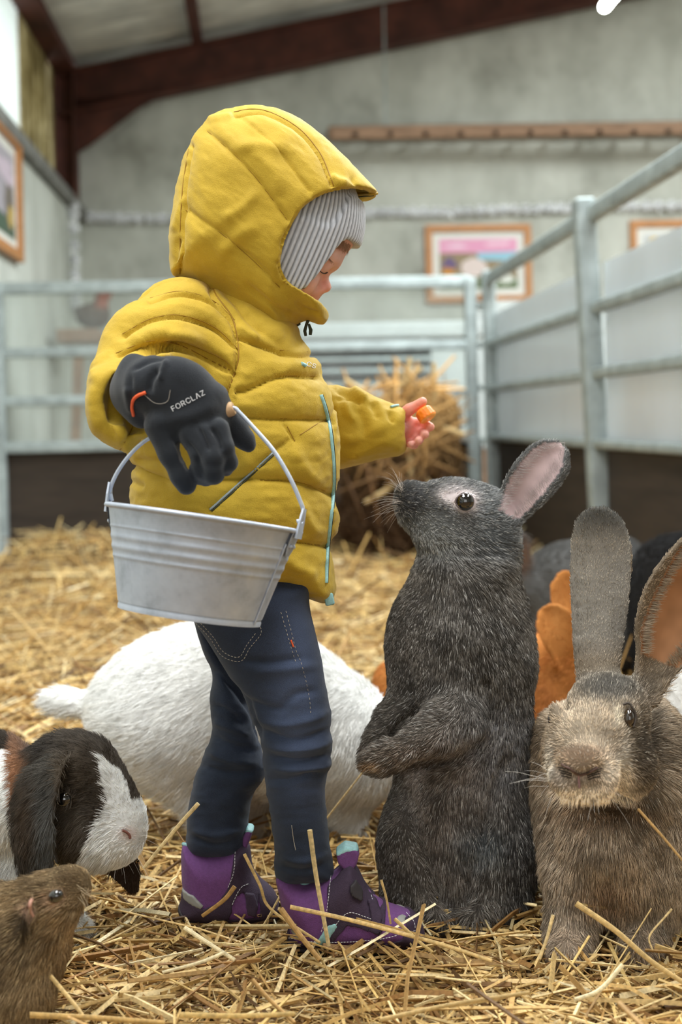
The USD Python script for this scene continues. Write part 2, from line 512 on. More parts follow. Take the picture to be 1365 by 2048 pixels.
def plain(name, c, rough=0.6, metal=0.0, bump=0.0, scale=400, vary=0.0, vscale=8, spec=0.4, sheen=0.0, stretch=(1, 1, 1), coat=0.0):
    n = {'p': ('principled_bsdf', {'base_color': c, 'roughness': rough, 'metallic': metal, 'specular_ior_level': spec, 'sheen_weight': sheen, 'sheen_roughness': 0.4, 'coat_weight': coat}), 'g': ('geometry', {})}
    l = []
    if vary or bump:
        n['mp'] = ('mapping', {'scale': stretch}); l.append(('g.position', 'mp.vector'))
    if vary:
        n['n'] = ('noise_texture', {'scale': vscale, 'detail': 6, 'roughness': 0.65})
        n['r'] = ('rgb_ramp', {'ramp': [(0.28, np.asarray(c) * (1 - vary)), (0.72, np.minimum(np.asarray(c) * (1 + vary), 1))]})
        l += [('mp.vector', 'n.vector'), ('n.fac', 'r.fac'), ('r.color', 'p.base_color')]
    if bump:
        n['bn'] = ('noise_texture', {'scale': scale, 'detail': 4})
        n['b'] = ('bump', {'strength': bump, 'distance': 0.002})
        l += [('mp.vector', 'bn.vector'), ('bn.fac', 'b.height'), ('b.normal', 'p.normal')]
    return mat(name, n, l)

def attr_mat(name, rough=0.7, spec=0.3, bump=0.0, scale=500, sheen=0.0, sss=0.0, fine=0.0, fscale=700):
    n = {'a': ('attribute', {'attribute': 'Cd'}), 'g': ('geometry', {}), 'p': ('principled_bsdf', {'roughness': rough, 'specular_ior_level': spec, 'sheen_weight': sheen, 'sheen_roughness': 0.5, 'subsurface_weight': sss, 'subsurface_radius': (0.008, 0.003, 0.0015), 'subsurface_scale': 0.6})}
    l = [('a.color', 'p.base_color')]
    if fine:
        n['fn'] = ('noise_texture', {'scale': fscale, 'detail': 3})
        n['fm'] = ('map_range', {'from_min': 0.3, 'from_max': 0.7, 'to_min': 1 - fine, 'to_max': 1 + fine})
        n['mx'] = ('mix_color', {'blend_type': 'multiply', 'fac': 1.0})
        n['cc'] = ('combine_color', {})
        l = [('g.position', 'fn.vector'), ('fn.fac', 'fm.value'), ('fm.result', 'cc.r'), ('fm.result', 'cc.g'), ('fm.result', 'cc.b'), ('a.color', 'mx.a'), ('cc.color', 'mx.b'), ('mx.result', 'p.base_color')]
    if bump:
        n['bn'] = ('noise_texture', {'scale': scale, 'detail': 4})
        n['b'] = ('bump', {'strength': bump, 'distance': 0.002})
        l += [('g.position', 'bn.vector'), ('bn.fac', 'b.height'), ('b.normal', 'p.normal')]
    return mat(name, n, l)

def concrete(name, a, b, dark, scale=1.3):
    n = {'g': ('geometry', {}), 'n1': ('noise_texture', {'scale': scale, 'detail': 9, 'roughness': 0.66}), 'r1': ('rgb_ramp', {'ramp': [(0.3, dark), (0.46, a), (0.7, b)]}),
         'mp': ('mapping', {'scale': (1.2, 1.2, 0.7)}), 'n2': ('noise_texture', {'scale': 2.2, 'detail': 6, 'roughness': 0.6}), 'r2': ('rgb_ramp', {'ramp': [(0.35, (0.62, 0.62, 0.6)), (0.6, (1, 1, 1))]}),
         'm': ('mix_color', {'blend_type': 'multiply', 'fac': 0.6}), 'n3': ('noise_texture', {'scale': 30, 'detail': 8}), 'b': ('bump', {'strength': 0.5, 'distance': 0.02}), 'p': ('principled_bsdf', {'roughness': 0.9, 'specular_ior_level': 0.2})}
    l = [('g.position', 'n1.vector'), ('n1.fac', 'r1.fac'), ('g.position', 'mp.vector'), ('mp.vector', 'n2.vector'), ('n2.fac', 'r2.fac'), ('r1.color', 'm.a'), ('r2.color', 'm.b'), ('m.result', 'p.base_color'), ('g.position', 'n3.vector'), ('n3.fac', 'b.height'), ('b.normal', 'p.normal')]
    return mat(name, n, l)

M_wall = concrete('concrete_grey', (0.52, 0.53, 0.48), (0.66, 0.67, 0.61), (0.30, 0.30, 0.26))
M_wall_left = concrete('concrete_pale', (0.66, 0.69, 0.65), (0.76, 0.79, 0.75), (0.5, 0.52, 0.48), 0.9)
M_rust = plain('rust_red_steel', (0.075, 0.022, 0.014), 0.75, vary=0.6, vscale=5, bump=0.3, scale=60)
M_dark_wood = plain('dark_board', (0.040, 0.028, 0.020), 0.8, vary=0.45, vscale=6, bump=0.4, scale=80, stretch=(0.4, 0.4, 4))
M_wood = plain('weathered_wood', (0.30, 0.185, 0.12), 0.8, vary=0.4, vscale=9, bump=0.4, scale=90, stretch=(0.5, 3, 3))
M_frame = plain('honey_pine_frame', (0.50, 0.22, 0.075), 0.5, vary=0.25, vscale=14, stretch=(1, 4, 4))
M_trim = plain('grey_ledge', (0.20, 0.20, 0.19), 0.8, vary=0.4, vscale=7)
M_galv = plain('galvanised_steel', (0.36, 0.41, 0.415), 0.6, metal=0.25, vary=0.3, vscale=14, bump=0.1, scale=60)
M_roof = plain('roof_sheet', (0.58, 0.575, 0.53), 0.75, vary=0.4, vscale=3.5, stretch=(0.5, 2, 2))
M_ground = plain('trodden_bedding', (0.15, 0.088, 0.036), 0.95, vary=0.5, vscale=40, bump=0.8, scale=160)
M_tinsel = plain('silver_tinsel', (0.97, 0.98, 1.0), 0.25, metal=0.12)
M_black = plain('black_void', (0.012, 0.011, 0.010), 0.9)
M_mount = plain('mount_card', (0.78, 0.78, 0.74), 0.8)
M_white = plain('chalky_white', (0.5, 0.535, 0.535), 0.7, vary=0.15, vscale=5)

def pane_mat(name, haze, col, noise_amt, rough=0.25, trans=0.45):
    n = {'g': ('geometry', {}), 'n': ('noise_texture', {'scale': 5.0, 'detail': 8, 'roughness': 0.7}), 'mp': ('mapping', {'scale': (1, 1, 0.35)}), 'mr': ('map_range', {'from_min': 0.3, 'from_max': 0.7, 'to_min': haze - noise_amt, 'to_max': haze + noise_amt, 'clamp': True}),
         't': ('transparent_bsdf', {'color': (0.97, 0.99, 0.98)}), 'd': ('diffuse_bsdf', {'color': col}), 'tl': ('translucent_bsdf', {'color': col}), 'dm': ('mix_closure', {'fac': trans}), 'gl': ('glossy_bsdf', {'color': (0.9, 0.92, 0.93), 'roughness': rough}), 'fr': ('fresnel', {'IOR': 1.45}),
         'm1': ('mix_closure', {}), 'm2': ('mix_closure', {})}
    l = [('g.position', 'mp.vector'), ('mp.vector', 'n.vector'), ('n.fac', 'mr.value'), ('d.BSDF', 'dm.closure1'), ('tl.BSDF', 'dm.closure2'), ('mr.result', 'm1.fac'), ('t.BSDF', 'm1.closure1'), ('dm.closure', 'm1.closure2'), ('fr.fac', 'm2.fac'), ('m1.closure', 'm2.closure1'), ('gl.BSDF', 'm2.closure2')]
    return mat(name, n, l, surface='m2.closure')
M_pane = pane_mat('hazy_acrylic', 0.11, (0.75, 0.8, 0.8), 0.07)
M_pane_milky = pane_mat('scratched_milky_acrylic', 0.86, (0.92, 0.96, 1.0), 0.10, trans=0.5)  # white tone also carries the bright reflection on the scratched panes
M_skylight = mat('dirty_translucent_sheet', {'g': ('geometry', {}), 'mp': ('mapping', {'scale': (1.5, 6.0, 1.2)}), 'n': ('noise_texture', {'scale': 1.6, 'detail': 8, 'roughness': 0.7}), 'r': ('rgb_ramp', {'ramp': [(0.32, (0.10, 0.08, 0.04)), (0.47, (0.34, 0.30, 0.18)), (0.62, (0.62, 0.58, 0.42))]}), 't': ('translucent_bsdf', {}), 'd': ('diffuse_bsdf', {}), 'm': ('mix_closure', {'fac': 0.8})},
                 [('g.position', 'mp.vector'), ('mp.vector', 'n.vector'), ('n.fac', 'r.fac'), ('r.color', 't.color'), ('r.color', 'd.color'), ('d.BSDF', 'm.closure1'), ('t.BSDF', 'm.closure2')], surface='m.closure')
M_clear_sheet = mat('clear_translucent_sheet', {'t': ('translucent_bsdf', {'color': (0.9, 0.95, 0.93)}), 'd': ('transparent_bsdf', {'color': (0.9, 0.95, 0.94)}), 'm': ('mix_closure', {'fac': 0.5})}, [('t.BSDF', 'm.closure1'), ('d.BSDF', 'm.closure2')], surface='m.closure')
M_tube = mat('lit_tube', {'e': ('emission', {'color': (0.95, 1.0, 0.93), 'strength': 30.0})}, surface='e.emission')
M_vc = attr_mat('painted', 0.7)
M_print = attr_mat('paint_on_paper', 0.6)

# ------------------------------------------------------------------ the barn, turned a little to the camera
AL = math.radians(3.6)
EX, EY = np.array([math.cos(AL), math.sin(AL), 0]), np.array([-math.sin(AL), math.cos(AL), 0])
BR = np.stack([EX, EY, [0, 0, 1]], 1)
def B(x, y, z):
    return EX * x + EY * y + np.array([0, 0, z])
def hit_plane(px, py, axis, val):
    d = W(px, py, 1.0) - [0, 0, CAMZ]
    e = (EX, EY)[axis]
    return np.array([0, 0, CAMZ]) + d * (val / (d @ e))
def to_barn(p):
    return np.array([p @ EX, p @ EY, p[2]])
def struct(name, mesh, m, **k):
    return obj(name, mesh, m, None, smooth=k.pop('smooth', 30), kind='structure', **k)
def bbox(x0, x1, y0, y1, z0, z1, bevel=0.0):
    return box((x1 - x0, y1 - y0, z1 - z0), B((x0 + x1) / 2, (y0 + y1) / 2, (z0 + z1) / 2), BR, bevel)

XL, YB, XR, YF = -1.19, 8.7, 1.06, 5.85
struct('floor', bbox(XL - 0.3, 5.6, -4.2, 8.9, -0.22, -0.02), M_ground)
roof_z = lambda x: 2.98 + 0.205 * (x - XL)
# back wall: a slab whose top follows the roof with a narrow gap
xs = np.linspace(XL - 0.25, 5.4, 30)
wv, wf = [], []
for y in (YB, YB + 0.2):
    for x in xs:
        wv += [B(x, y, -0.2), B(x, y, roof_z(x) - 0.07)]
n = len(xs) * 2
for i in range(len(xs) - 1):
    a, b, c, d = 2 * i, 2 * i + 1, 2 * i + 3, 2 * i + 2
    wf += [[a, d, c], [a, c, b], [n + a, n + c, n + d], [n + a, n + b, n + c], [b, c, n + c], [b, n + c, n + b]]
struct('wall_back', (np.array(wv), np.array(wf)), M_wall, smooth=False)
ledge = to_barn(hit_plane(170, 428, 1, YB))[2]
struct('wall_left', bbox(XL - 0.25, XL, -4.2, YB, -0.2, ledge - 0.05), M_wall_left, smooth=False)
struct('trim_1', bbox(XL - 0.27, XL + 0.05, -4.0, YB - 0.002, ledge - 0.05, ledge + 0.035, 0.012), M_trim)
# strip window of corrugated sheets over the left wall: each sheet is a piece of its own
win = struct('window_1', bbox(XL - 0.16, XL - 0.10, -4.0, YB - 0.2, ledge + 0.03, ledge + 0.09, 0.01), M_trim)
def corrugated(y0, y1, z0, z1, x, m, pitch=0.075, amp=0.011):
    k = int((y1 - y0) / pitch * 8)
    ys = np.linspace(y0, y1, k)
    xo = x + amp * np.sin(ys / pitch * 2 * np.pi)
    v = np.array([B(a, b, z) for z in (z0, z1) for a, b in zip(xo, ys)] + [B(a - 0.003, b, z) for z in (z0, z1) for a, b in zip(xo, ys)])
    f = []
    for o in (0, 2 * k):
        for i in range(k - 1):
            f += [[o + i, o + i + 1, o + k + i + 1], [o + i, o + k + i + 1, o + k + i]]
    return v, np.array(f)
y0 = to_barn(hit_plane(36, 200, 0, XL - 0.13))[1]
for i, (a, b, m) in enumerate([(y0 + 1.02, YB - 0.22, M_skylight), (y0, y0 + 1.0, M_skylight), (y0 - 1.02, y0 - 0.02, M_clear_sheet), (y0 - 2.04, y0 - 1.04, M_clear_sheet), (y0 - 3.06, y0 - 2.06, M_skylight), (y0 - 4.08, y0 - 3.08, M_skylight), (y0 - 5.1, y0 - 4.1, M_skylight), (y0 - 6.12, y0 - 5.12, M_skylight), (y0 - 7.14, y0 - 6.14, M_skylight), (y0 - 8.16, y0 - 7.16, M_skylight)]):
    if b > a:
        obj('window_sheet', corrugated(a, b, ledge + 0.05, 3.02, XL - 0.13, m), m, win, label='bright clear corrugated sheet' if m is M_clear_sheet else 'grimy yellow-brown corrugated sheet')
# roof: corrugated sheets running up the slope, one piece after another
ceil = struct('ceiling', bbox(XL - 0.3, XL + 0.02, -4.0, YB + 0.1, 2.90, 2.97, 0.01), M_rust)
def roof_sheet(y0, y1, x0, x1, pitch=0.17, amp=0.02):
    k = int((y1 - y0) / pitch * 8); ys = np.linspace(y0, y1, k); zo = amp * np.sin(ys / pitch * 2 * np.pi)
    xs = np.linspace(x0, x1, 8)
    v = np.array([B(x, y, roof_z(x) + 0.03 + z + t) for t in (0, 0.005) for x in xs for y, z in zip(ys, zo)])
    f = []
    for t in (0, 1):
        o = t * 8 * k
        for i in range(7):
            for j in range(k - 1):
                a, b, c, d = o + i * k + j, o + i * k + j + 1, o + (i + 1) * k + j + 1, o + (i + 1) * k + j
                f += [[a, b, c], [a, c, d]]
    return v, np.array(f)
for i in range(14):
    obj('roof_sheet', roof_sheet(YB + 0.25 - (i + 1) * 0.95, YB + 0.27 - i * 0.95, XL - 0.45, 5.6), M_roof, ceil)
for px in (395, 1010):
    q = to_barn(hit_plane(px, 40 if px < 500 else -90, 1, YB - 0.1))
    obj('purlin', beam(B(q[0], -4.0, roof_z(q[0]) - 0.03), B(q[0], YB - 0.02, roof_z(q[0]) - 0.03), 0.07, 0.09), M_rust, ceil)
# red steel rafter (an I section) and the corner column
raf = struct('trim_2', beam(B(XL - 0.1, YB - 0.16, roof_z(XL - 0.1) - 0.21), B(5.3, YB - 0.16, roof_z(5.3) - 0.21), 0.02, 0.28), M_rust, smooth=False)
for dz in (-0.075, -0.345):
    obj('flange', beam(B(XL - 0.1, YB - 0.16, roof_z(XL - 0.1) + dz), B(5.3, YB - 0.16, roof_z(5.3) + dz), 0.15, 0.022), M_rust, raf)
col = struct('trim_3', bbox(XL - 0.19, XL, YB - 0.16, YB - 0.145, ledge + 0.035, 2.93), M_rust, smooth=False)
for dx in (-0.19, 0.0):
    obj('flange', bbox(XL + dx - 0.008, XL + dx + 0.008, YB - 0.25, YB - 0.05, ledge + 0.035, 2.93), M_rust, col)
gp_ = trimesh.creation.extrude_polygon(Polygon([(XL - 0.02, 2.35), (XL + 0.10, 2.42), (XL + 0.42, 2.66), (XL + 0.72, 2.82), (XL - 0.02, 2.72)]), 0.016, engine='earcut')
obj('gusset_plate', (np.array([B(p[0], YB - 0.17 + p[2], p[1]) for p in gp_.vertices]), np.array(gp_.faces)), M_rust, raf, smooth=False)
struct('wall_right', bbox(5.4, 5.6, -4.2, YB + 0.2, -0.2, 4.3), M_wall, smooth=False)
struct('wall_front', join([bbox(XL - 0.25, -1.55 + 0.1, -4.3, -4.15, -0.2, 4.3), bbox(1.25, 5.6, -4.3, -4.15, -0.2, 4.3), bbox(-1.46, 1.26, -4.3, -4.15, 2.45, 4.3)]), M_wall, smooth=False)  # the opening is added for the fill lamp behind the camera

# ------------------------------------------------------------------ things on the walls
def on_wall(px, py, off=0.0):
    return to_barn(hit_plane(px, py, 1, YB - off))
lad = thing('wooden_ladder', 'weathered wooden ladder hung flat high along the concrete wall', 'ladder')
a, b = on_wall(662, 267, 0.36), on_wall(1420, 257, 0.36)
z0 = a[2]
obj('rail', beam(B(a[0], YB - 0.36, a[2]), B(b[0] + 0.8, YB - 0.36, a[2] + 0.02), 0.05, 0.085, bevel=0.008), M_wood, lad)
obj('rail', beam(B(a[0], YB - 0.07, a[2] + 0.07), B(b[0] + 0.8, YB - 0.07, a[2] + 0.09), 0.05, 0.085, bevel=0.008), M_wood, lad)
for i in range(13):
    x = a[0] + 0.16 + i * 0.232
    obj('rung', tube(np.array([B(x, YB - 0.40, a[2] - 0.012), B(x, YB - 0.05, a[2] + 0.055)]), 0.017, 8), M_dark_wood, lad)
for px in (772, 1385):
    q = on_wall(px, 250, 0.36)
    obj('hanging_wire', tube(np.array([B(q[0], YB - 0.36, q[2]), B(q[0] + 0.01, YB - 0.3, roof_z(q[0]) - 0.1)]), 0.006, 6), M_galv, lad)

def tinsel(name, pts, label, n, r=0.026):
    p = spline(np.array(pts), 30)
    t = thing(name, label, 'garland')
    obj('wire', tube(p, 0.004, 5), M_galv, t)
    L_ = np.linalg.norm(np.diff(p, axis=0), axis=1).sum(); nb = max(int(L_ / 0.075), 4)
    s = np.clip((rng.integers(0, nb, n) + 0.5 + rng.normal(0, 0.13, n)) / nb, 0, 1) * (len(p) - 1)
    c = np.stack([np.interp(s, np.arange(len(p)), p[:, k]) for k in range(3)], 1)
    d = rng.normal(size=(n, 3)); d /= np.linalg.norm(d, axis=1, keepdims=True)
    u = np.cross(d, rng.normal(size=(n, 3))); u /= np.linalg.norm(u, axis=1, keepdims=True)
    L = r * (0.6 + 0.8 * rng.random((n, 1)))
    v = np.stack([c - u * 0.007, c + u * 0.007, c + d * L + u * 0.005, c + d * L - u * 0.005], 1).reshape(-1, 3)
    i = np.arange(n)[:, None] * 4
    obj('tinsel_strands', (v, np.vstack([i + [0, 1, 2], i + [0, 2, 3]])), M_tinsel, t, smooth=False, kind='stuff')
L1 = [hit_plane(x, y, 1, YB - 0.05) for x, y in [(172, 434), (300, 437), (480, 434), (660, 428), (760, 424), (900, 423), (1050, 418), (1200, 413), (1365, 411), (1480, 412)]]
tinsel('tinsel_garland', L1, 'silver tinsel garland strung straight along the back concrete wall', 8000, 0.032)
L2 = [hit_plane(x, y, 0, XL + 0.04) for x, y in [(146, 400), (148, 450), (150, 520), (151, 580), (153, 626)]]
tinsel('tinsel_garland', L2, 'short silver tinsel hanging straight down the left wall corner', 1000, 0.03)

def tri_poly(poly):
    v, f = trimesh.creation.triangulate_polygon(poly, engine='earcut')
    return np.asarray(v), np.asarray(f)
def picture(name, label, place, w, h, shapes, fw=0.045, mount=0.05):
    """place(u, v, off) -> world; u right, v up, metres from the centre."""
    t = thing(name, label, 'picture')
    def slab(u0, u1, v0, v1, o0, o1):
        v = np.array([place(u, q, o) for o in (o0, o1) for u, q in ((u0, v0), (u1, v0), (u1, v1), (u0, v1))])
        return v, np.array([[0, 1, 2], [0, 2, 3], [4, 6, 5], [4, 7, 6], [0, 4, 5], [0, 5, 1], [1, 5, 6], [1, 6, 2], [2, 6, 7], [2, 7, 3], [3, 7, 4], [3, 4, 0]])
    for u0, u1, v0, v1 in ((-w / 2, w / 2, h / 2 - fw, h / 2), (-w / 2, w / 2, -h / 2, -h / 2 + fw), (-w / 2, -w / 2 + fw, -h / 2 + fw, h / 2 - fw), (w / 2 - fw, w / 2, -h / 2 + fw, h / 2 - fw)):
        obj('frame_bar', slab(u0, u1, v0, v1, 0.005, 0.04), M_frame, t, smooth=False)
    iw, ih = w / 2 - fw, h / 2 - fw
    obj('mount', slab(-iw, iw, -ih, ih, 0.008, 0.014), M_mount, t, smooth=False)
    pw, ph = iw - mount, ih - mount
    parts, cols = [], []
    for k, (pl, c) in enumerate(shapes):
        g = Polygon([(x * 2 * pw - pw, y * 2 * ph - ph) for x, y in pl]).buffer(0).intersection(shapely.box(-pw, -ph, pw, ph))
        for gg in getattr(g, 'geoms', [g]):
            if gg.is_empty or gg.geom_type != 'Polygon':
                continue
            v, f = tri_poly(gg)
            parts.append((np.array([place(x, y, 0.0155 + 0.0004 * k) for x, y in v]), f)); cols.append(np.tile(lin(c), (len(v), 1)))
    obj('painting', join(parts), M_print, t, smooth=False, color=np.vstack(cols))
    return t
def ring(cx, cy, rx, ry, n=20, wob=0.0, seed=0):
    r = np.random.default_rng(seed)
    a = np.arange(n) / n * 2 * np.pi
    k = 1 + wob * r.normal(size=n)
    return list(zip(cx + rx * k * np.cos(a), cy + ry * k * np.sin(a)))
def wall_place(px, py):
    c = on_wall(px, py)
    return lambda u, v, o: B(c[0] + u, YB - o, c[2] + v)
mpp = 8.7 / F
sheepy = [([(0, 0.72), (1, 0.72), (1, 1), (0, 1)], (228, 160, 192)), (ring(0.22, 0.86, 0.13, 0.05, 18, .2, 3), (238, 205, 222)), (ring(0.75, 0.9, 0.16, 0.045, 18, .2, 4), (240, 200, 218)),
          ([(0, 0), (1, 0), (1, 0.72), (0, 0.72)], (150, 132, 105)), ([(0.5, 0.58), (1, 0.54), (1, 0.74), (0.48, 0.72)], (150, 195, 215)), ([(0, 0), (1, 0), (1, 0.2), (0.4, 0.26), (0, 0.18)], (92, 112, 70)),
          (ring(0.13, 0.5, 0.1, 0.12, 14, .2, 5), (110, 92, 128)), (ring(0.12, 0.36, 0.07, 0.07, 12, .2, 6), (205, 140, 60)),
          (ring(0.44, 0.42, 0.17, 0.2, 26, .06, 7), (222, 205, 200)), ([(0.40, 0.24), (0.5, 0.24), (0.5, 0.06), (0.40, 0.06)], (120, 120, 90)), (ring(0.86, 0.2, 0.1, 0.1, 18, .15, 8), (220, 222, 214)), (ring(0.68, 0.16, 0.07, 0.1, 18, .15, 9), (226, 226, 220))]
picture('framed_picture', 'pine framed child painting with pink sky and pale round tree', wall_place(957, 528), 214 * mpp, 156 * mpp, sheepy)
greyish = [([(0, 0), (1, 0), (1, 1), (0, 1)], (196, 200, 202)), ([(0, 0), (1, 0), (1, 0.5), (0.4, 0.66), (0, 0.5)], (140, 150, 170)), (ring(0.14, 0.86, 0.07, 0.08, 16, .1, 2), (226, 186, 70)), (ring(0.6, 0.35, 0.25, 0.2, 20, .2, 3), (112, 124, 150)), (ring(0.8, 0.7, 0.2, 0.12, 20, .2, 5), (170, 178, 190))]
picture('framed_picture', 'pine framed grey blue painting with small yellow sun at right', wall_place(1374, 522), 236 * mpp, 165 * mpp, greyish)
pc = to_barn(hit_plane(30, 405, 0, XL))
dark_scene = [([(0, 0), (1, 0), (1, 1), (0, 1)], (170, 165, 175)), ([(0, 0), (1, 0), (1, 0.2), (0, 0.25)], (80, 100, 85)), (ring(0.8, 0.4, 0.17, 0.32, 20, .1, 2), (120, 112, 105)), (ring(0.84, 0.25, 0.1, 0.14, 20, .1, 4), (200, 170, 90)), (ring(0.7, 0.75, 0.3, 0.16, 20, .2, 3), (205, 190, 205))]
picture('framed_picture', 'orange framed painting hanging on the pale left wall', lambda u, v, o: B(XL + o, pc[1] - 0.42 + u, pc[2] + v), 0.84, 0.60, dark_scene)

# fluorescent lamp under the roof
ta, tb = W(1208, 16, 7.0), None
tba = to_barn(ta)
lamp = thing('ceiling_lamp', 'lit white fluorescent tube lamp hanging high at the right', 'lamp')
obj('light_tube', tube(np.array([B(tba[0], y, tba[2]) for y in (tba[1], tba[1] - 0.02, tba[1] - 1.2)]), [0.02, 0.026, 0.026], 14), M_tube, lamp)
obj('housing', bbox(tba[0] - 0.018, tba[0] + 0.018, tba[1] - 1.2, tba[1] - 0.06, tba[2] + 0.045, tba[2] + 0.075, 0.005), M_trim, lamp)
for dy in (-0.15, -1.0):
    obj('hanging_wire', tube(np.array([B(tba[0], tba[1] + dy, tba[2] + 0.07), B(tba[0], tba[1] + dy, roof_z(tba[0]) + 0.02)]), 0.005, 6), M_galv, lamp)

# ------------------------------------------------------------------ pens
def fence_z(px, py, axis, val):
    return to_barn(hit_plane(px, py, axis, val))[2]
bx1 = to_barn(hit_plane(946, 800, 1, YF))[0]
fb = thing('pen_fence', 'grey metal rail fence with clear panes along the back of the pen', 'fence')
xleft = XL + 0.01
xp0 = to_barn(hit_plane(-2, 800, 1, YF))[0]
for py, w in ((570, 0.055), (698, 0.045), (794, 0.045), (885, 0.05)):
    z = fence_z(480, py, 1, YF)
    obj('rail', beam(B(xleft, YF, z), B(bx1, YF, z), 0.035, w, bevel=0.006), M_galv, fb)
for x in (xp0, bx1):
    obj('post', beam(B(x, YF, -0.02), B(x, YF, fence_z(900, 556, 1, YF)), 0.055, 0.055, up=EY, bevel=0.008), M_galv, fb)
zt, zb = fence_z(480, 556, 1, YF), fence_z(480, 890, 1, YF)
obj('pane', bbox(xleft, bx1, YF + 0.03, YF + 0.036, zb, zt - 0.01), M_pane, fb, smooth=False)
kick = obj('kick_board', bbox(xleft, bx1, YF + 0.02, YF + 0.045, -0.02, zb + 0.01, 0.004), M_dark_wood, fb)
# pale shelf, dark rack opening and white panel standing behind the panes
cab = thing('feed_trough', 'dark feeding rack with pale top and bars behind the pane', 'rack')
def behind(x0, x1, y0, y1, dep, th, m, name, lab=None):
    a, b = to_barn(hit_plane(x0, y1, 1, dep)), to_barn(hit_plane(x1, y0, 1, dep))
    return obj(name, bbox(a[0], b[0], dep, dep + th, a[2], b[2], 0.006), m, cab, label=lab)
behind(600, 975, 640, 678, 6.45, 0.45, M_white, 'shelf_top', 'chalky white shelf top')
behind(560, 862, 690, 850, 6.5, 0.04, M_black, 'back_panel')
behind(866, 978, 690, 900, 6.45, 0.04, M_white, 'side_panel', 'chalky white side panel')
behind(600, 862, 678, 692, 6.44, 0.05, M_trim, 'edge_strip')
for py in (722, 745, 772):
    a, b = hit_plane(590, py, 1, 6.4), hit_plane(862, py - 5, 1, 6.4)
    obj('bar', tube(np.array([a, b]), 0.012, 8), M_galv, cab)
a, b = to_barn(hit_plane(575, 880, 1, 6.5)), to_barn(hit_plane(975, 880, 1, 6.5))
for x in (a[0], b[0]):
    obj('leg', bbox(x, x + 0.06, 6.47, 6.53, -0.02, a[2] + 0.3, 0.005), M_wood, cab)
# plank bench behind the left panes, with a hen on it
bn = thing('plank_perch', 'rough brown plank perch on slanting legs behind left panes', 'perch')
YP = 7.2
a, b = to_barn(hit_plane(-40, 672, 1, YP)), to_barn(hit_plane(196, 662, 1, YP)); a[0] = max(a[0], XL + 0.06)
obj('plank', bbox(a[0], b[0], YP - 0.02, YP + 0.28, a[2] - 0.045, a[2] + 0.03, 0.008), M_wood, bn)
for x0, y0p, x1, y1p in ((158, 700, 66, 905),):
    obj('leg', beam(hit_plane(x0, y0p, 1, YP + 0.03), B(max(to_barn(hit_plane(x1, y1p, 1, YP + 0.03))[0], XL + 0.12), YP + 0.03, -0.02), 0.05, 0.07, up=EY), M_wood, bn)
hb = Blob(YP + 0.12, 0.006, 0.03)
hb.ell(186, 632, 34, 26, 26, rot=-8); hb.bone((200, 622, 0, 16), (204, 592, 0, 11)); hb.ell(206, 588, 12, 11, 11); hb.bone((165, 632, 0, 12), (150, 618, 0, 4)); hb.ell(219, 592, 5, 3, 3)
hv, hf = hb.mesh()
hq = pix(hv)
hc = np.where((hq[:, 0] > 192)[:, None] & (hq[:, 1] < 616)[:, None], lin(140, 72, 48), lin(78, 60, 48)) * (0.7 + 0.6 * meshkit.noise(hv * 60))[:, None]
hen = obj('hen', (hv, hf), M_vc, None, color=hc, label='brown hen perched on the plank behind the left pane', cat='hen')

# right hand fence: leaning posts, rails, milky panes, dark boards
fr = thing('pen_fence', 'galvanised fence with milky scratched panes running along the right', 'fence')
yA = to_barn(hit_plane(985, 800, 0, XR))[1]; yM = to_barn(hit_plane(1195, 800, 0, XR))[1]; yN = 1.75
zt = 1.21
lean = 0.03
obj('post', beam(B(XR, yA, -0.02), B(XR - 0.005, yA, zt + 0.02), 0.06, 0.06, up=EY, bevel=0.008), M_galv, fr)
obj('post', beam(B(XR + 0.012, yM, -0.02), B(XR - lean, yM, zt + 0.03), 0.065, 0.065, up=EY, bevel=0.008), M_galv, fr)
obj('post', beam(B(XR, yN, -0.02), B(XR, yN, zt + 0.02), 0.06, 0.06, up=EY, bevel=0.008), M_galv, fr)
def zr(px, py):
    return fence_z(px, py, 0, XR)
for z, w in ((zt - 0.02, 0.05), (zr(1080, 655), 0.035), (zr(1090, 762), 0.035), (zr(1090, 880), 0.03)):
    for y0, y1 in ((yN, yM), (yM, yA)):
        obj('rail', beam(B(XR - 0.005, y0, z), B(XR - 0.005, y1, z), 0.04, w, bevel=0.006), M_galv, fr)
zb, zp = zr(1090, 882), zr(1110, 565)
for y0, y1 in ((yN + 0.03, yM - 0.03), (yM + 0.03, yA - 0.03)):
    obj('pane', bbox(XR + 0.022, XR + 0.028, y0, y1, zb, zp), M_pane_milky, fr, smooth=False)
    obj('kick_board', bbox(XR + 0.02, XR + 0.045, y0, y1, -0.02, zb + 0.005, 0.004), M_dark_wood, fr)
# gate piece between the two fences
gx0 = bx1 + 0.03
gt = thing('gate_leaf', 'narrow metal gate strip between the two corner posts', 'gate')
for py in (612, 690, 775, 880):
    z = fence_z(965, py, 1, YF)
    obj('hinge', beam(B(gx0 - 0.005, YF, z), B(XR - 0.025, YF + 0.02, z), 0.03, 0.03, bevel=0.004), M_galv, gt)
obj('latch', bbox(gx0, gx0 + 0.05, YF - 0.05, YF - 0.02, fence_z(965, 605, 1, YF), fence_z(965, 590, 1, YF), 0.004), M_frame, gt, label='small orange latch block')
obj('gate_board', bbox(gx0 - 0.02, XR - 0.03, YF + 0.03, YF + 0.05, -0.02, fence_z(965, 882, 1, YF)), M_dark_wood, gt)
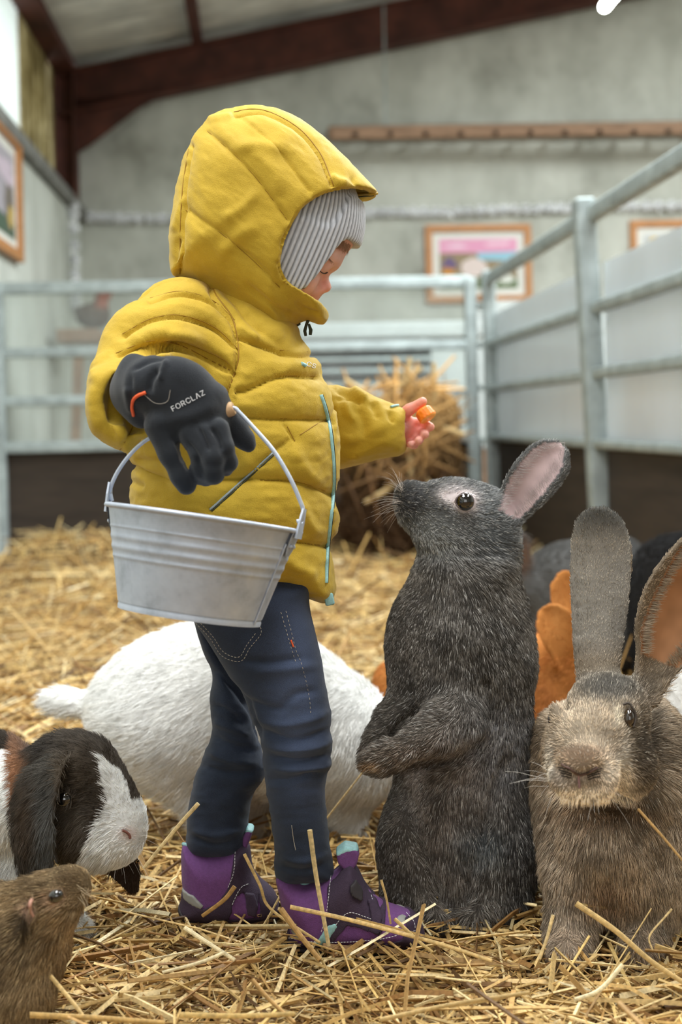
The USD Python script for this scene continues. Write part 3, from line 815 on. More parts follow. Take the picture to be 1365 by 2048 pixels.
# white boards added behind the milky panes to brighten them
scr = thing('added_screen', 'pale white board screen added behind the milky right panes', 'screen')
a, b = to_barn(hit_plane(955, 880, 1, 7.4)), to_barn(hit_plane(1420, 590, 1, 7.4))
for i in range(4):
    z0s = a[2] + (b[2] - a[2]) * i / 4; z1s = a[2] + (b[2] - a[2]) * (i + 1) / 4 - 0.012
    obj('plank', bbox(a[0], b[0], 7.4, 7.43, z0s, z1s, 0.004), M_white, scr)
for x in (a[0] + 0.03, b[0] - 0.08):
    obj('post', bbox(x, x + 0.05, 7.44, 7.49, -0.02, b[2], 0.004), M_wood, scr)
# ------------------------------------------------------------------ the child
M_jacket = attr_mat('yellow_jacket_cloth', 0.68, 0.22, bump=0.25, scale=900, sheen=0.12, fine=0.06, fscale=900)
M_trimy = plain('yellow_piping', lin(176, 140, 28), 0.5)
M_seam = plain('dark_yellow_thread', lin(150, 112, 20), 0.6)
M_teal = plain('pale_teal_zip', lin(150, 196, 198), 0.5, vary=0.2, vscale=300)
M_dkgreen = plain('dark_olive_edge', lin(52, 56, 36), 0.6)
M_skin = attr_mat('skin', 0.5, 0.35, sss=0.25, bump=0.1, scale=900)
M_knit = attr_mat('grey_knit', 0.9, 0.15, bump=0.6, scale=1300, sheen=0.3)
M_glove = plain('black_fleece', lin(40, 43, 48), 0.85, bump=0.5, scale=1500, sheen=0.25, vary=0.12, vscale=60, spec=0.2)
M_print_white = plain('white_print', lin(222, 222, 224), 0.6)
M_orange = plain('orange_loop', lin(232, 96, 50), 0.6)
M_denim = attr_mat('dark_denim', 0.8, 0.2, bump=0.35, scale=1600, sheen=0.12, fine=0.28, fscale=1500)
M_stitch = plain('pale_stitching', lin(168, 160, 150), 0.7)
M_purple = plain('purple_mesh_fabric', lin(112, 68, 126), 0.75, bump=0.5, scale=1200, vary=0.18, vscale=300, sheen=0.1)
M_plum = plain('dark_plum_suede', lin(62, 48, 66), 0.85, bump=0.4, scale=900, vary=0.15, vscale=200)
M_sole = plain('dark_rubber', lin(52, 47, 50), 0.7, bump=0.2, scale=200)
M_eye = plain('eye_dark', (0.008, 0.007, 0.006), 0.06, spec=0.6, coat=0.5)
M_reflect = plain('silver_grey_patch', lin(150, 150, 145), 0.5)

child = thing('child', 'toddler in a yellow hooded jacket and jeans feeding a rabbit while holding a bucket', 'person', loc=W(520, 1850, 1.39))
DC = 1.40
YEL = lin(188, 156, 46)

# head, neck and hidden body, one skin
def hp(u, w):
    return 560 + .87 * u - .5 * w, 435 + .5 * u + .87 * w
hb = Blob(DC, 0.0022, 0.012)
def hell(u, w, ru, rw, rl, dd=0, k=None, op='add'):
    x, y = hp(u, w); hb.ell(x, y, ru, rw, rl, dd, rot=-30, k=k, op=op)
def hbone(a, b, k=None):
    xa, ya = hp(a[0], a[1]); xb, yb = hp(b[0], b[1]); hb.bone((xa, ya, a[2], a[3]), (xb, yb, b[2], b[3]), k)
hell(-8, 0, 142, 138, 124); hell(86, -30, 62, 46, 82, k=0.03); hell(64, 70, 62, 92, 90, k=0.03)
for s in (-1, 1):
    hell(88, 92, 40, 40, 36, dd=s * 0.034, k=0.02)
    hell(122, 44, 14, 11, 18, dd=s * 0.028, k=0.006)
    hell(134, 47, 14, 12, 11, dd=s * 0.017, k=0.008, op='sub')
    hell(138, 82, 10, 8, 8, dd=s * 0.007, k=0.004)
hell(126, 24, 20, 14, 70, k=0.015)
hbone((122, 45, 0, 10), (140, 70, 0, 12), 0.006); hell(148, 74, 12, 10, 11, k=0.005)
hell(128, 101, 20, 12, 26, k=0.012); hell(138, 112, 12, 7, 20, k=0.004); hell(134, 125, 12, 8, 18, k=0.004); hell(112, 158, 24, 20, 34, k=0.02)
hb.bone((548, 560, 0.0, 40), (505, 690, 0.0, 44), 0.03)
head = hb.mesh(5)
bb = Blob(DC, 0.006, 0.03)
bb.bone((515, 660, 0, 48), (500, 760, 0, 70)); bb.bone((500, 760, 0, 80), (480, 1010, 0, 85)); bb.bone((480, 1010, 0, 85), (490, 1180, 0, 74))
bb.chain([(430, 720, -.06, 32), (290, 775, -.115, 24), (290, 790, -.17, 24)], 0.01); bb.chain([(560, 800, .08, 32), (660, 850, .1, 26), (800, 856, .1, 20)], 0.01)
bb.chain([(550, 1220, -.03, 40), (588, 1440, -.032, 34), (605, 1700, -.034, 26), (618, 1790, -.034, 24), (740, 1846, -.034, 18)], 0.01); bb.chain([(470, 1250, .04, 30), (468, 1450, .042, 32), (430, 1660, .044, 26), (430, 1780, .044, 24), (500, 1800, .03, 18)], 0.01)
body = bb.mesh(3)
ha = Blob(1.5, 0.0015, 0.004)
ha.ell(806, 856, 24, 33, 15, dd=0.008); ha.bone((770, 852, .008, 24), (800, 856, .008, 24), 0.01)
ha.chain([(796, 836, .004, 14), (820, 819, -.004, 11), (846, 803, -.008, 9)], 0.004)
for ch in ([(816, 846, .010, 12), (846, 846, .012, 10), (861, 854, -.004, 9)], [(818, 860, .010, 12), (846, 864, .008, 10), (850, 869, -.012, 9)], [(815, 873, .010, 11), (838, 878, .006, 9.5), (838, 882, -.014, 8.5)], [(811, 883, .009, 10), (828, 889, .003, 8.5), (822, 889, -.014, 7.5)]):
    ha.chain(ch, 0.003)
hand = ha.mesh(4)
def skin_col(v):
    q = pix(v)
    c = np.tile(lin(224, 172, 156), (len(v), 1))
    n = meshkit.noise(v * 300)[:, None]
    c = c * (0.95 + 0.1 * n)
    for (x, y), r, col, a in ((hp(152, 76), 17, lin(222, 138, 130), .5), (hp(95, 92), 34, lin(226, 150, 138), .45), (hp(138, 118), 14, lin(196, 100, 96), .8)):
        d = np.linalg.norm(q - [x, y], axis=1)
        w = a * np.exp(-(d / r) ** 2)[:, None]
        c = c * (1 - w) + col * w
    h = (v[:, 1] > 1.44) & (q[:, 0] > 770) & (q[:, 1] > 780)
    c[h] = lin(220, 148, 134) * (0.9 + 0.2 * n[h])
    return c
m = join([head, body, hand])
obj('body', m, M_skin, child, color=skin_col(m[0]), label='fair skin with rosy nose and cheeks')
ev = trimesh.creation.icosphere(3, 1.0)
for s in (-1, 1):
    x, y = hp(118, 44); c = W(x, y, DC + s * 0.028)
    obj('eye', (np.asarray(ev.vertices) * 0.0085 + c, ev.faces), M_eye, child)
hh = Hit(*head)
x0, y0 = hp(104, 46)
lash = [hp(116, 49), hp(124, 53), hp(132, 52), hp(136, 47)]
P, _ = hh.at(spline(lash, 6), 0.0006)
obj('eyelashes', tube(P, np.linspace(0.0004, 0.0008, len(P)), 6), plain('lash_brown', lin(66, 48, 40), 0.6), child)
# a few strands of fringe and the brow
P, N = hh.at(spline([hp(96, 20), hp(115, 18), hp(132, 24)], 60), 0.0003)
n = len(P); e = W(*hp(120, 30), DC) - W(*hp(100, 10), DC); e /= np.linalg.norm(e)
tt = np.arange(4) / 3
pts = P[:, None] + (e[None, None] * 0.5 + 0.2 * N[:, None] + 0.15 * rng.normal(size=(n, 1, 3))) * (0.006 * tt)[None, :, None]
hairs('eyebrow', pts, np.tile([.0003, .0003, .0002, .0001], (n, 1)), np.tile(lin(150, 112, 88), (n, 1)), attr_mat('brow_hair', 0.6), child)
qs = np.stack([np.array(hp(rng.uniform(95, 150), 0)) + 0 * i for i in range(420)])
w0 = rng.uniform(-24, -12, 420); u0 = rng.uniform(112, 150, 420)
qs = np.stack(hp(u0, w0), 1)
P, N = hh.at(qs, 0.0002)
dn = W(*hp(128, 60), DC) - W(*hp(120, 0), DC); dn /= np.linalg.norm(dn)
tt = np.arange(5) / 4
pts = P[:, None] + (dn[None, None] + 0.12 * N[:, None] + 0.2 * rng.normal(size=(420, 1, 3)) * [1, .5, 1]) * (rng.uniform(.003, .007, 420)[:, None] * tt)[..., None]
hairs('fringe', pts, np.tile([.0003, .0003, .0003, .0002, .0001], (420, 1)), lin(176, 138, 110) * rng.uniform(.7, 1.2, (420, 1)), attr_mat('child_hair', 0.5), child)

# ribbed beanie, lathed about the crown with one ridge to every knitted rib
nth, nph = 96 * 9, 64
th = np.arange(nth) / nth * 2 * np.pi                      # 0 = forehead, pi = nape
tf = np.degrees(np.minimum(th, 2 * np.pi - th))
edge = np.radians(90 + 50 / (1 + np.exp(-(tf - 43) / 3.2)) - 38 / (1 + np.exp(-(tf - 92) / 8)))
BA = math.radians(22)
def beanie_surface(ph, extra):
    rib = np.abs(np.cos(th * 48))[None] ** 0.7 * 0.0019
    R = np.array([158, 126, 150.]) * DC / F
    g = (extra + rib)
    low = np.maximum(ph - np.pi / 2, 0)
    sp = np.where(ph < np.pi / 2, np.sin(ph), 1 - 0.12 * low ** 2)
    u = sp * np.cos(th) * (R[0] + g); l = sp * np.sin(th) * (R[1] + g); w = np.where(ph < np.pi / 2, -np.cos(ph), low) * (R[2] + g)
    x = math.cos(BA) * u - math.sin(BA) * w; z = -(math.sin(BA) * u + math.cos(BA) * w)
    c = W(560, 435, DC)
    return np.stack([c[0] + x, c[1] + l, c[2] + z], -1)
rows = []
prow = np.linspace(0.02, 1, nph)
for t in prow:
    ph = (t * edge)[None]
    lip = 0.0042 * np.clip((t - 0.62) / 0.04, 0, 1)
    rows.append(beanie_surface(ph, 0.002 + lip - 0.0014 * np.clip((t - 0.97) / 0.03, 0, 1))[0])
for t in (1.0, 0.93):
    rows.append(beanie_surface((t * edge)[None], -0.0035)[0])
V = np.stack(rows)
k = len(rows)
ii, jj = np.meshgrid(np.arange(k - 1), np.arange(nth), indexing='ij')
a = ii * nth + jj; b = ii * nth + (jj + 1) % nth
fb_ = np.concatenate([np.stack([a, b, b + nth], -1).reshape(-1, 3), np.stack([a, b + nth, a + nth], -1).reshape(-1, 3)])
ribm = np.broadcast_to(np.abs(np.cos(th * 48)), V.shape[:2]).reshape(-1)
bc = lin(206, 210, 218) * (0.30 + 0.85 * ribm ** 0.8)[:, None] * (0.85 + 0.3 * meshkit.noise(V.reshape(-1, 3) * 900))[:, None]
obj('beanie', (V.reshape(-1, 3), fb_), M_knit, child, color=bc, label='light grey rib-knit beanie')

# ------------------------------------------------------------------ jacket
jk = Blob(DC, 0.0025, 0.012)
jk.outline([(318, 566), (290, 590), (262, 630), (246, 690), (240, 760), (246, 860), (258, 930), (264, 1010), (275, 1100), (292, 1165), (330, 1186), (400, 1192), (470, 1194), (540, 1190), (600, 1192), (640, 1204), (660, 1206), (674, 1180), (668, 1130), (670, 1070), (677, 1000), (680, 930), (678, 860), (668, 800), (655, 760), (640, 715), (624, 692), (604, 678), (600, 658), (580, 634), (520, 596), (450, 565), (380, 555)], 185, 190, smooth=10, k=0.012)
jk.bone((360, 650, -.060, 92), (300, 700, -.105, 90), 0.02); jk.bone((300, 700, -.105, 90), (262, 765, -.135, 84), 0.02)
jk.bone((274, 775, -.135, 76), (276, 800, -.165, 80), 0.02)
jk.outline([(184, 738), (186, 737), (240, 714), (290, 694), (335, 694), (345, 720), (310, 780), (290, 850), (268, 904), (240, 900), (206, 882), (184, 858), (176, 815), (179, 770)], 46, 84, dd=-.155, k=0.003, smooth=2)
jk.outline([(560, 780), (640, 766), (665, 768), (700, 776), (735, 786), (765, 800), (795, 812), (811, 818), (816, 835), (818, 860), (814, 890), (808, 910), (780, 914), (740, 924), (700, 934), (660, 938), (600, 930), (550, 880)], 70, 66, dd=0.10, k=0.015)
# hollow the near cuff
jk.bone((275, 800, -.185, 66), (300, 806, -.26, 70), 0.006, op='sub')
jk.cut([(300, 660), (420, 660), (420, 930), (300, 930), (292, 850), (288, 780)], k=0.006, y0=-9, y1=-0.232, sharp=True)
jk.bone((814, 856, .1, 30), (850, 858, .1, 34), 0.004, op='sub')
jv, jf = jk.mesh(5)
jn = vnormals(jv, jf)
q = pix(jv)
near = jv[:, 1] < DC - 0.0
sleeve = jv[:, 1] < DC - 0.075 - 0.0006 * np.clip(q[:, 0] - 440, -200, 300) * 0
sl_px = (q[:, 0] < 470) & (q[:, 1] < 915) & (jv[:, 1] < DC - 0.075)
farsl = (q[:, 0] > 672) & (q[:, 1] > 740) & (q[:, 1] < 960)
seams_torso = [[(240, 640), (420, 660), (470, 668), (560, 700), (640, 705)], [(240, 765), (455, 786), (560, 752), (640, 752)], [(240, 850), (440, 838), (560, 837), (672, 839)],
               [(255, 935), (330, 960), (420, 960), (520, 960), (600, 965), (672, 990)], [(262, 1090), (540, 1085), (590, 1085), (650, 1092), (672, 1095)]]
sleeve_seams = [[(300, 596), (360, 582), (425, 600), (470, 640)], [(245, 668), (300, 638), (360, 630), (430, 655), (478, 700)], [(232, 706), (300, 682), (360, 690), (420, 720), (470, 745)]]
arm_hole = [(425, 566), (432, 590), (462, 630), (474, 668), (478, 712), (470, 745), (452, 790)]
def puff(q, lines, amp, w, m):
    out = np.zeros(len(q)); idx = np.nonzero(m)[0]
    dmin = np.full(len(idx), 1e9)
    for l in lines:
        d, _ = polydist(q[idx], spline(l, 4)); dmin = np.minimum(dmin, d)
    out[idx] = -amp * np.exp(-dmin / w) - 0.4 * amp * np.exp(-(dmin / (w * 0.22)) ** 2)
    return out
disp = puff(q, seams_torso + [arm_hole], 0.0075, 16, ~sl_px & ~farsl)
disp += puff(q, sleeve_seams + [arm_hole], 0.0065, 14, sl_px)
pocket = [(418, 1022), (470, 975), (548, 905), (580, 880)]
disp += puff(q, [pocket, [(575, 852), (590, 880)]], 0.004, 12, ~sl_px & ~farsl & near)
wr = meshkit.fbm(np.stack([q[:, 0] / 26, q[:, 1] / 14, jv[:, 1] * 60], 1), 3, 5) - 0.5
disp += 0.0032 * wr * np.where(sl_px, 0.8, 1.0)
jv = jv + jn * disp[:, None]
jn = vnormals(jv, jf)
fold = [([(236, 735), (290, 705), (340, 692), (390, 700), (440, 725), (468, 748)], -.010, 8), ([(240, 715), (300, 680), (360, 672), (420, 690)], .005, 12), ([(255, 690), (300, 665), (340, 660)], .004, 10), ([(235, 740), (225, 790), (222, 850), (232, 890)], -.0035, 7), ([(255, 735), (238, 752), (228, 770)], -.004, 6), ([(190, 760), (186, 820), (200, 870)], .003, 12), ([(236, 800), (242, 850), (255, 890)], .004, 8),
        ([(262, 770), (248, 790), (244, 808)], -.004, 6), ([(270, 838), (262, 862), (240, 905)], -.004, 6),
        ([(690, 800), (700, 830), (716, 845)], .004, 9), ([(712, 805), (728, 850), (725, 880)], -.004, 10), ([(745, 802), (752, 822), (757, 838)], -.0045, 7), ([(780, 818), (784, 838), (790, 842)], -.005, 6), ([(680, 880), (730, 870), (790, 840)], .003, 12), ([(690, 925), (740, 895), (800, 880)], .003, 12),
        ([(668, 780), (690, 785), (715, 800), (728, 806)], -.006, 6), ([(700, 775), (722, 790), (735, 800)], .005, 8), ([(668, 800), (690, 796), (705, 796)], -.004, 5),
        ([(580, 890), (610, 940), (650, 975)], .004, 14), ([(440, 850), (480, 900), (500, 950)], .003, 16), ([(430, 565), (470, 600), (500, 640), (560, 690)], -.005, 8), ([(470, 650), (500, 668), (520, 680)], .004, 8),
        ([(330, 900), (350, 950), (360, 1000)], .004, 14), ([(265, 920), (300, 925), (330, 920)], -.004, 8), ([(255, 960), (290, 975)], -.004, 7), ([(600, 1000), (615, 1040), (640, 1075)], .004, 12), ([(560, 1110), (600, 1140), (640, 1150)], .003, 12), ([(660, 1010), (672, 1040), (668, 1080)], .004, 8)]
jv = creases(jv, jn, fold, jv[:, 1] < DC + 0.1)
jcol = np.tile(YEL, (len(jv), 1)) * (0.94 + 0.12 * meshkit.noise(jv * 60))[:, None]
jacket = obj('jacket', (jv, jf), M_jacket, child, color=jcol, label='mustard yellow quilted winter jacket')
jh = Hit(jv, jf)
def on(hit, px, r, name, m, parent, off=0.0, n=10, sides=6, label=None):
    P, N = hit.at(spline(px, n), off)
    cuts = np.nonzero(hit.miss)[0]; jump = np.nonzero(np.abs(np.diff(P[:, 1])) > 0.012)[0] + 0.5
    edges = np.sort(np.r_[-0.5, cuts, jump, len(P) - 0.5])
    k = np.argmax(np.diff(edges)); lo_, hi_ = int(np.floor(edges[k])) + 1, int(np.ceil(edges[k + 1]))
    if hi_ - lo_ > 3 and name not in ('front_zip', 'zip_edge', 'pocket_zip'):
        P = P[lo_:hi_]
        if np.ndim(r):
            r = np.asarray(r)[lo_:hi_]
    for _ in range(3):
        P[1:-1] = 0.25 * P[:-2] + 0.5 * P[1:-1] + 0.25 * P[2:]
    return obj(name, tube(P, r, sides), m, parent, label=label)
for l in seams_torso:
    on(jh, [p for p in l if p[0] > 470] if l[0][0] < 470 and len([p for p in l if p[0] > 470]) > 1 else l, 0.0006, 'seam', M_seam, jacket, -0.0002)
on(jh, arm_hole, 0.0009, 'seam', M_seam, jacket, 0)
for l in sleeve_seams:
    on(jh, l, 0.0005, 'seam', M_seam, jacket, -0.0002)
on(jh, [(575, 853), (590, 882)], 0.0006, 'seam', M_seam, jacket, 0)
on(jh, [(600, 870), (640, 845), (660, 840)], 0.0006, 'seam', M_seam, jacket, 0)
on(jh, [(268, 832), (262, 862), (240, 900)], 0.0008, 'seam', M_seam, jacket, 0)
on(jh, [(641, 790), (651, 820), (660, 862), (666, 920), (667, 960), (664, 1010), (657, 1070), (653, 1120), (652, 1166)], 0.0021, 'front_zip', M_teal, jacket, 0.0006, label='pale teal front zip')
on(jh, [(645, 790), (655, 820), (664, 862), (670, 920), (671, 960), (668, 1010), (661, 1070), (657, 1120), (655, 1166)], 0.0009, 'zip_edge', M_dkgreen, jacket, 0.0004)
on(jh, [(420, 1020), (470, 975), (546, 906)], 0.0014, 'pocket_zip', M_galv, jacket, 0.0003, label='grey pocket zip')
on(jh, [(424, 1023), (474, 978), (548, 910)], 0.0008, 'zip_edge', M_dkgreen, jacket, 0.0004)
P, N = jh.at(np.array([(657, 1196)]), 0.002)
obj('hem_tab', box((0.010, 0.006, 0.013), P[0] + [0, 0.002, 0.0], rotm(10), 0.0015), M_teal, jacket, label='pale teal hem tab')
on(jh, [(782, 815), (795, 812), (806, 813)], 0.0016, 'cuff_lining', M_teal, jacket, 0.001)
def letters(hit, text, p0, p1, height_px, m, parent, name, off=0.0006, special=True):
    """Lettering laid on a surface: reads from pixel p0 to p1."""
    p0, p1 = np.array(p0, float), np.array(p1, float)
    ex = (p1 - p0); Lp = np.linalg.norm(ex); ex /= Lp; ey = np.array([ex[1], -ex[0]])
    parts, x = [], 0.0
    for ch in text:
        if ch == 'A' and special:
            tri = shapely.union_all([Polygon([(0, 0), (.16, 0), (.48, 1), (.34, 1)]), Polygon([(.82, 0), (.66, 0), (.34, 1), (.48, 1)])])
            mm = trimesh.creation.extrude_polygon(tri, 0.02, engine='earcut'); w = .82
            v, f = np.array(mm.vertices), np.array(mm.faces)
        else:
            mm = meshkit.text_mesh(ch, 1.0, 0.02, bold=False); v, f = np.array(mm.vertices), np.array(mm.faces)
            v[:, 0] -= v[:, 0].min(); w = v[:, 0].max()
        v[:, 0] += x; x += w + 0.22
        parts.append((v, f))
    v, f = join(parts)
    sx = Lp / (x - 0.22)
    qq = p0 + v[:, :1] * sx * ex + v[:, 1:2] * height_px * ey
    P, N = hit.at(qq, 0.0)
    # smooth the depth so that the letters stay crisp
    A = np.c_[qq - qq.mean(0), (qq - qq.mean(0)) ** 2, np.ones(len(qq))]
    co = np.linalg.lstsq(A, P[:, 1], rcond=None)[0]
    dep = np.minimum(A @ co, P[:, 1] + 0.0004) - off - (v[:, 2] > 0.01) * 0.0003
    return obj(name, (W(qq[:, 0], qq[:, 1], dep), f), m, parent, smooth=False, label='white ' + name.replace('_', ' '))
letters(jh, 'CS', (613, 731), (631, 737), 9, M_print_white, jacket, 'chest_lettering', special=False)
on(jh, [(603, 727), (611, 731)], 0.0022, 'chest_tab', M_teal, jacket, 0.0)

# hood
hk = Blob(DC, 0.0022, 0.008)
hood_line = [(343, 552), (338, 500), (344, 420), (360, 340), (377, 290), (420, 240), (470, 215), (515, 211), (560, 221), (610, 245), (660, 285), (700, 325), (735, 362), (757, 386), (756, 396), (735, 430), (720, 500), (700, 560), (680, 600), (660, 622), (657, 638), (642, 650), (614, 640), (588, 655), (573, 690), (555, 684), (500, 645), (450, 605), (400, 574), (365, 560)]
hk.outline(hood_line, 165, 168, smooth=5, k=0.005)
hk.field()
core = hk.f.copy()
X, Y, Z = hk.axes()
opening = [(790, 388), (757, 391), (735, 391), (700, 396), (650, 413), (612, 440), (588, 478), (572, 520), (569, 550), (580, 574), (600, 588), (640, 611), (657, 624), (700, 640), (900, 700), (900, 300)]
at, lo, hi = hk.grid2(np.vstack([spline(opening[1:13], 8), opening[13:]]), 0, 0, pad=40)
d2 = at(X[:, 0, :], Z[:, 0, :])[:, None, :] + 0 * Y
shell = -smoothmin(-core, core + 0.0085, 0.003)
g = -smoothmin(-shell, d2, 0.004)
hv, hf = hk.mesh(4, g.astype(np.float32))
hn = vnormals(hv, hf); q = pix(hv)
outer = ndimage.map_coordinates(core, ((hv - hk.lo) / hk.res).T, order=1) > -0.004
hood_seams = [[(379, 290), (366, 370), (361, 450), (360, 548)], [(468, 224), (505, 218), (545, 226), (600, 258), (640, 305), (658, 345), (668, 372)], ]
hood_quilt = [[(415, 262), (470, 310), (520, 365), (575, 440)], [(372, 420), (440, 465), (500, 515), (560, 575)], [(480, 225), (560, 300), (620, 380)]]
hd_ = puff(q, hood_seams, 0.005, 10, outer) + puff(q, hood_quilt, 0.0035, 18, outer)
hd_ += np.where(outer, 0.004 * (meshkit.fbm(np.stack([(q[:, 0] + q[:, 1]) / 60, (q[:, 0] - q[:, 1]) / 26, hv[:, 1] * 25], 1), 3, 9) - 0.5), 0)
hv = hv + hn * hd_[:, None]
hn = vnormals(hv, hf)
hfold = [([(345, 470), (358, 430), (372, 385)], .003, 8), ([(350, 540), (352, 500), (362, 470)], -.004, 6), ([(455, 300), (520, 290), (580, 300)], .003, 14), ([(430, 520), (480, 470), (520, 450)], .003, 14), ([(560, 500), (575, 470), (590, 452)], -.004, 7), ([(555, 520), (563, 540), (575, 575)], -.003, 6), ([(660, 350), (675, 362), (700, 368)], .004, 8), ([(640, 405), (670, 385), (700, 380)], -.004, 6), ([(700, 350), (715, 372), (725, 385)], -.003, 6), ([(410, 240), (440, 235), (470, 232)], .003, 7), ([(500, 300), (545, 340), (560, 400)], .003, 14), ([(380, 560), (450, 590), (520, 640), (560, 660)], .004, 10), ([(480, 560), (540, 610), (600, 640)], -.004, 9), ([(440, 440), (480, 420), (520, 380)], .003, 12), ([(590, 600), (610, 620), (650, 630)], -.003, 5)]
hv = creases(hv, hn, hfold, outer)
hcol = np.tile(YEL, (len(hv), 1)) * (0.94 + 0.12 * meshkit.noise(hv * 60))[:, None]
hood = obj('hood', (hv, hf), M_jacket, jacket, color=hcol)
ho = Hit(hv, hf)
on(ho, [(754, 386), (735, 387), (700, 391), (650, 408), (609, 435), (584, 475), (567, 520), (564, 552), (575, 578), (598, 592), (638, 615), (653, 627)], 0.0019, 'hood_piping', M_trimy, jacket, 0.0004, n=16)
on(ho, [(748, 391), (700, 396.5), (652, 412.5), (613, 438), (588.5, 477), (572, 520), (569, 550)], 0.0008, 'hood_piping', M_dkgreen, jacket, 0.0, n=16)
for l in hood_seams:
    on(ho, l, 0.0007, 'seam', M_seam, jacket, 0)
for l in hood_quilt[:2]:
    on(ho, l, 0.0004, 'seam', M_seam, jacket, -0.0002)
on(ho, [(565, 688), (572, 668), (590, 652), (612, 641)], 0.0016, 'collar_piping', M_dkgreen, jacket, 0.0006)
c = W(615, 652, DC - 0.006)
obj('zip_puller', join([tube(W(np.array([617, 613, 610, 612]), np.array([640, 650, 662, 672]), DC - .006), [0.002, .0018, .002, .0016], 8), tube(W(np.array([618, 622, 621]), np.array([648, 660, 670]), DC - .004), [.0014, .0022, .0018], 8)]), M_dkgreen, jacket)

# ------------------------------------------------------------------ glove on the near hand
DG = 1.17
gv = Blob(DG, 0.0016, 0.006)
gv.outline([(300, 722), (340, 712), (372, 716), (405, 733), (432, 762), (450, 775), (457, 800), (457, 850), (446, 880), (420, 898), (395, 890), (372, 872), (345, 876), (318, 848), (298, 815), (290, 770)], 46, 40, dd=0.0, k=0.01, bend=lambda X, Z: 0.012 * np.clip((X - W(370, 800, DG)[0]) / 0.04, -1, 1) ** 2)
gv.chain([(278, 782, .035, 58), (300, 772, .012, 52), (325, 776, .006, 46)], 0.012)
gv.ell(275, 782, 42, 76, 40, dd=.022, rot=8, k=0.008)
gv.chain([(322, 850, 0, 34), (345, 905, -.002, 27), (364, 950, -.002, 22), (373, 970, 0, 20)], 0.006)
gv.chain([(382, 868, -.008, 25), (402, 905, -.012, 22), (404, 938, -.004, 20), (390, 952, .012, 18)], 0.004)
gv.chain([(410, 868, -.012, 24), (427, 915, -.018, 22), (428, 948, -.008, 20), (412, 955, .012, 18)], 0.004)
gv.chain([(438, 858, -.010, 22), (449, 895, -.014, 19), (458, 925, -.006, 17), (452, 938, .010, 15)], 0.004)
gv.chain([(440, 820, .018, 26), (470, 858, .024, 25), (490, 880, .026, 19), (499, 892, .026, 12)], 0.006)
gv.cut([(360, 885), (366, 890), (378, 915), (380, 930), (376, 940), (366, 915), (361, 898)], k=0.003)
gvv, gvf = gv.mesh(4)
gn = vnormals(gvv, gvf)
gfold = [([(262, 742), (300, 722), (335, 715)], -.003, 5), ([(262, 742), (262, 790), (268, 820)], -.002, 6), ([(320, 735), (302, 760), (298, 790)], -.004, 8), ([(336, 716), (325, 740), (318, 765)], .003, 6), ([(395, 850), (410, 880), (420, 905)], -.003, 5), ([(420, 850), (438, 880), (445, 905)], -.003, 5), ([(340, 868), (360, 900), (366, 930)], -.002, 5), ([(300, 830), (340, 842), (400, 825), (440, 800)], .0025, 16), ([(255, 770), (258, 800), (266, 830)], .003, 8), ([(372, 880), (392, 905), (400, 930)], -.002, 4)]
gvv = creases(gvv, gn, gfold, gvv[:, 1] < DG + 0.03)
glove = obj('glove', (gvv, gvf), M_glove, child, label='black fleece glove gripping the bucket handle')
gh = Hit(gvv, gvf)
letters(gh, 'FORCLAZ', (346, 823), (411, 789), 10.5, M_print_white, glove, 'glove_lettering', 0.0005)
on(gh, [(292, 785), (276, 791), (266, 803), (265, 818), (268, 830)], [0.0016] * 41, 'pull_loop', M_orange, glove, 0.0012, label='orange pull loop')
on(gh, [(288, 788), (312, 806), (335, 803), (341, 780)], 0.00025, 'loose_thread', M_stitch, glove, 0.0008)

# ------------------------------------------------------------------ jeans
jd = 1.39
je = Blob(jd, 0.0024, 0.01)
je.outline([(400, 1150), (430, 1260), (480, 1350), (508, 1420), (520, 1480), (532, 1530), (528, 1560), (510, 1580), (498, 1630), (490, 1700), (430, 1712), (378, 1700), (374, 1650), (380, 1600), (393, 1545), (416, 1490), (425, 1450), (419, 1400), (426, 1350), (406, 1300), (388, 1240), (375, 1180)], 50, 62, dd=.042, k=0.012)
je.outline([(392, 1150), (612, 1150), (616, 1200), (630, 1260), (642, 1310), (650, 1360), (660, 1410), (663, 1440), (664, 1480), (664, 1520), (655, 1550), (650, 1580), (655, 1640), (662, 1700), (668, 1752), (620, 1762), (556, 1758), (549, 1690), (538, 1610), (529, 1550), (524, 1500), (508, 1450), (482, 1395), (452, 1340), (412, 1275), (385, 1225)], 72, 72, dd=-.03, k=0.012)
je.ell(500, 1190, 108, 80, 108, dd=0.0, k=0.02)
jev, jef = je.mesh(5)
jn2 = vnormals(jev, jef); q = pix(jev)
wrk = meshkit.fbm(np.stack([q[:, 0] / 45, q[:, 1] / 15, jev[:, 1] * 30], 1), 3, 21) - 0.5
jev = jev + jn2 * (0.0035 * wrk * np.clip((q[:, 1] - 1330) / 120, 0.15, 1))[:, None]
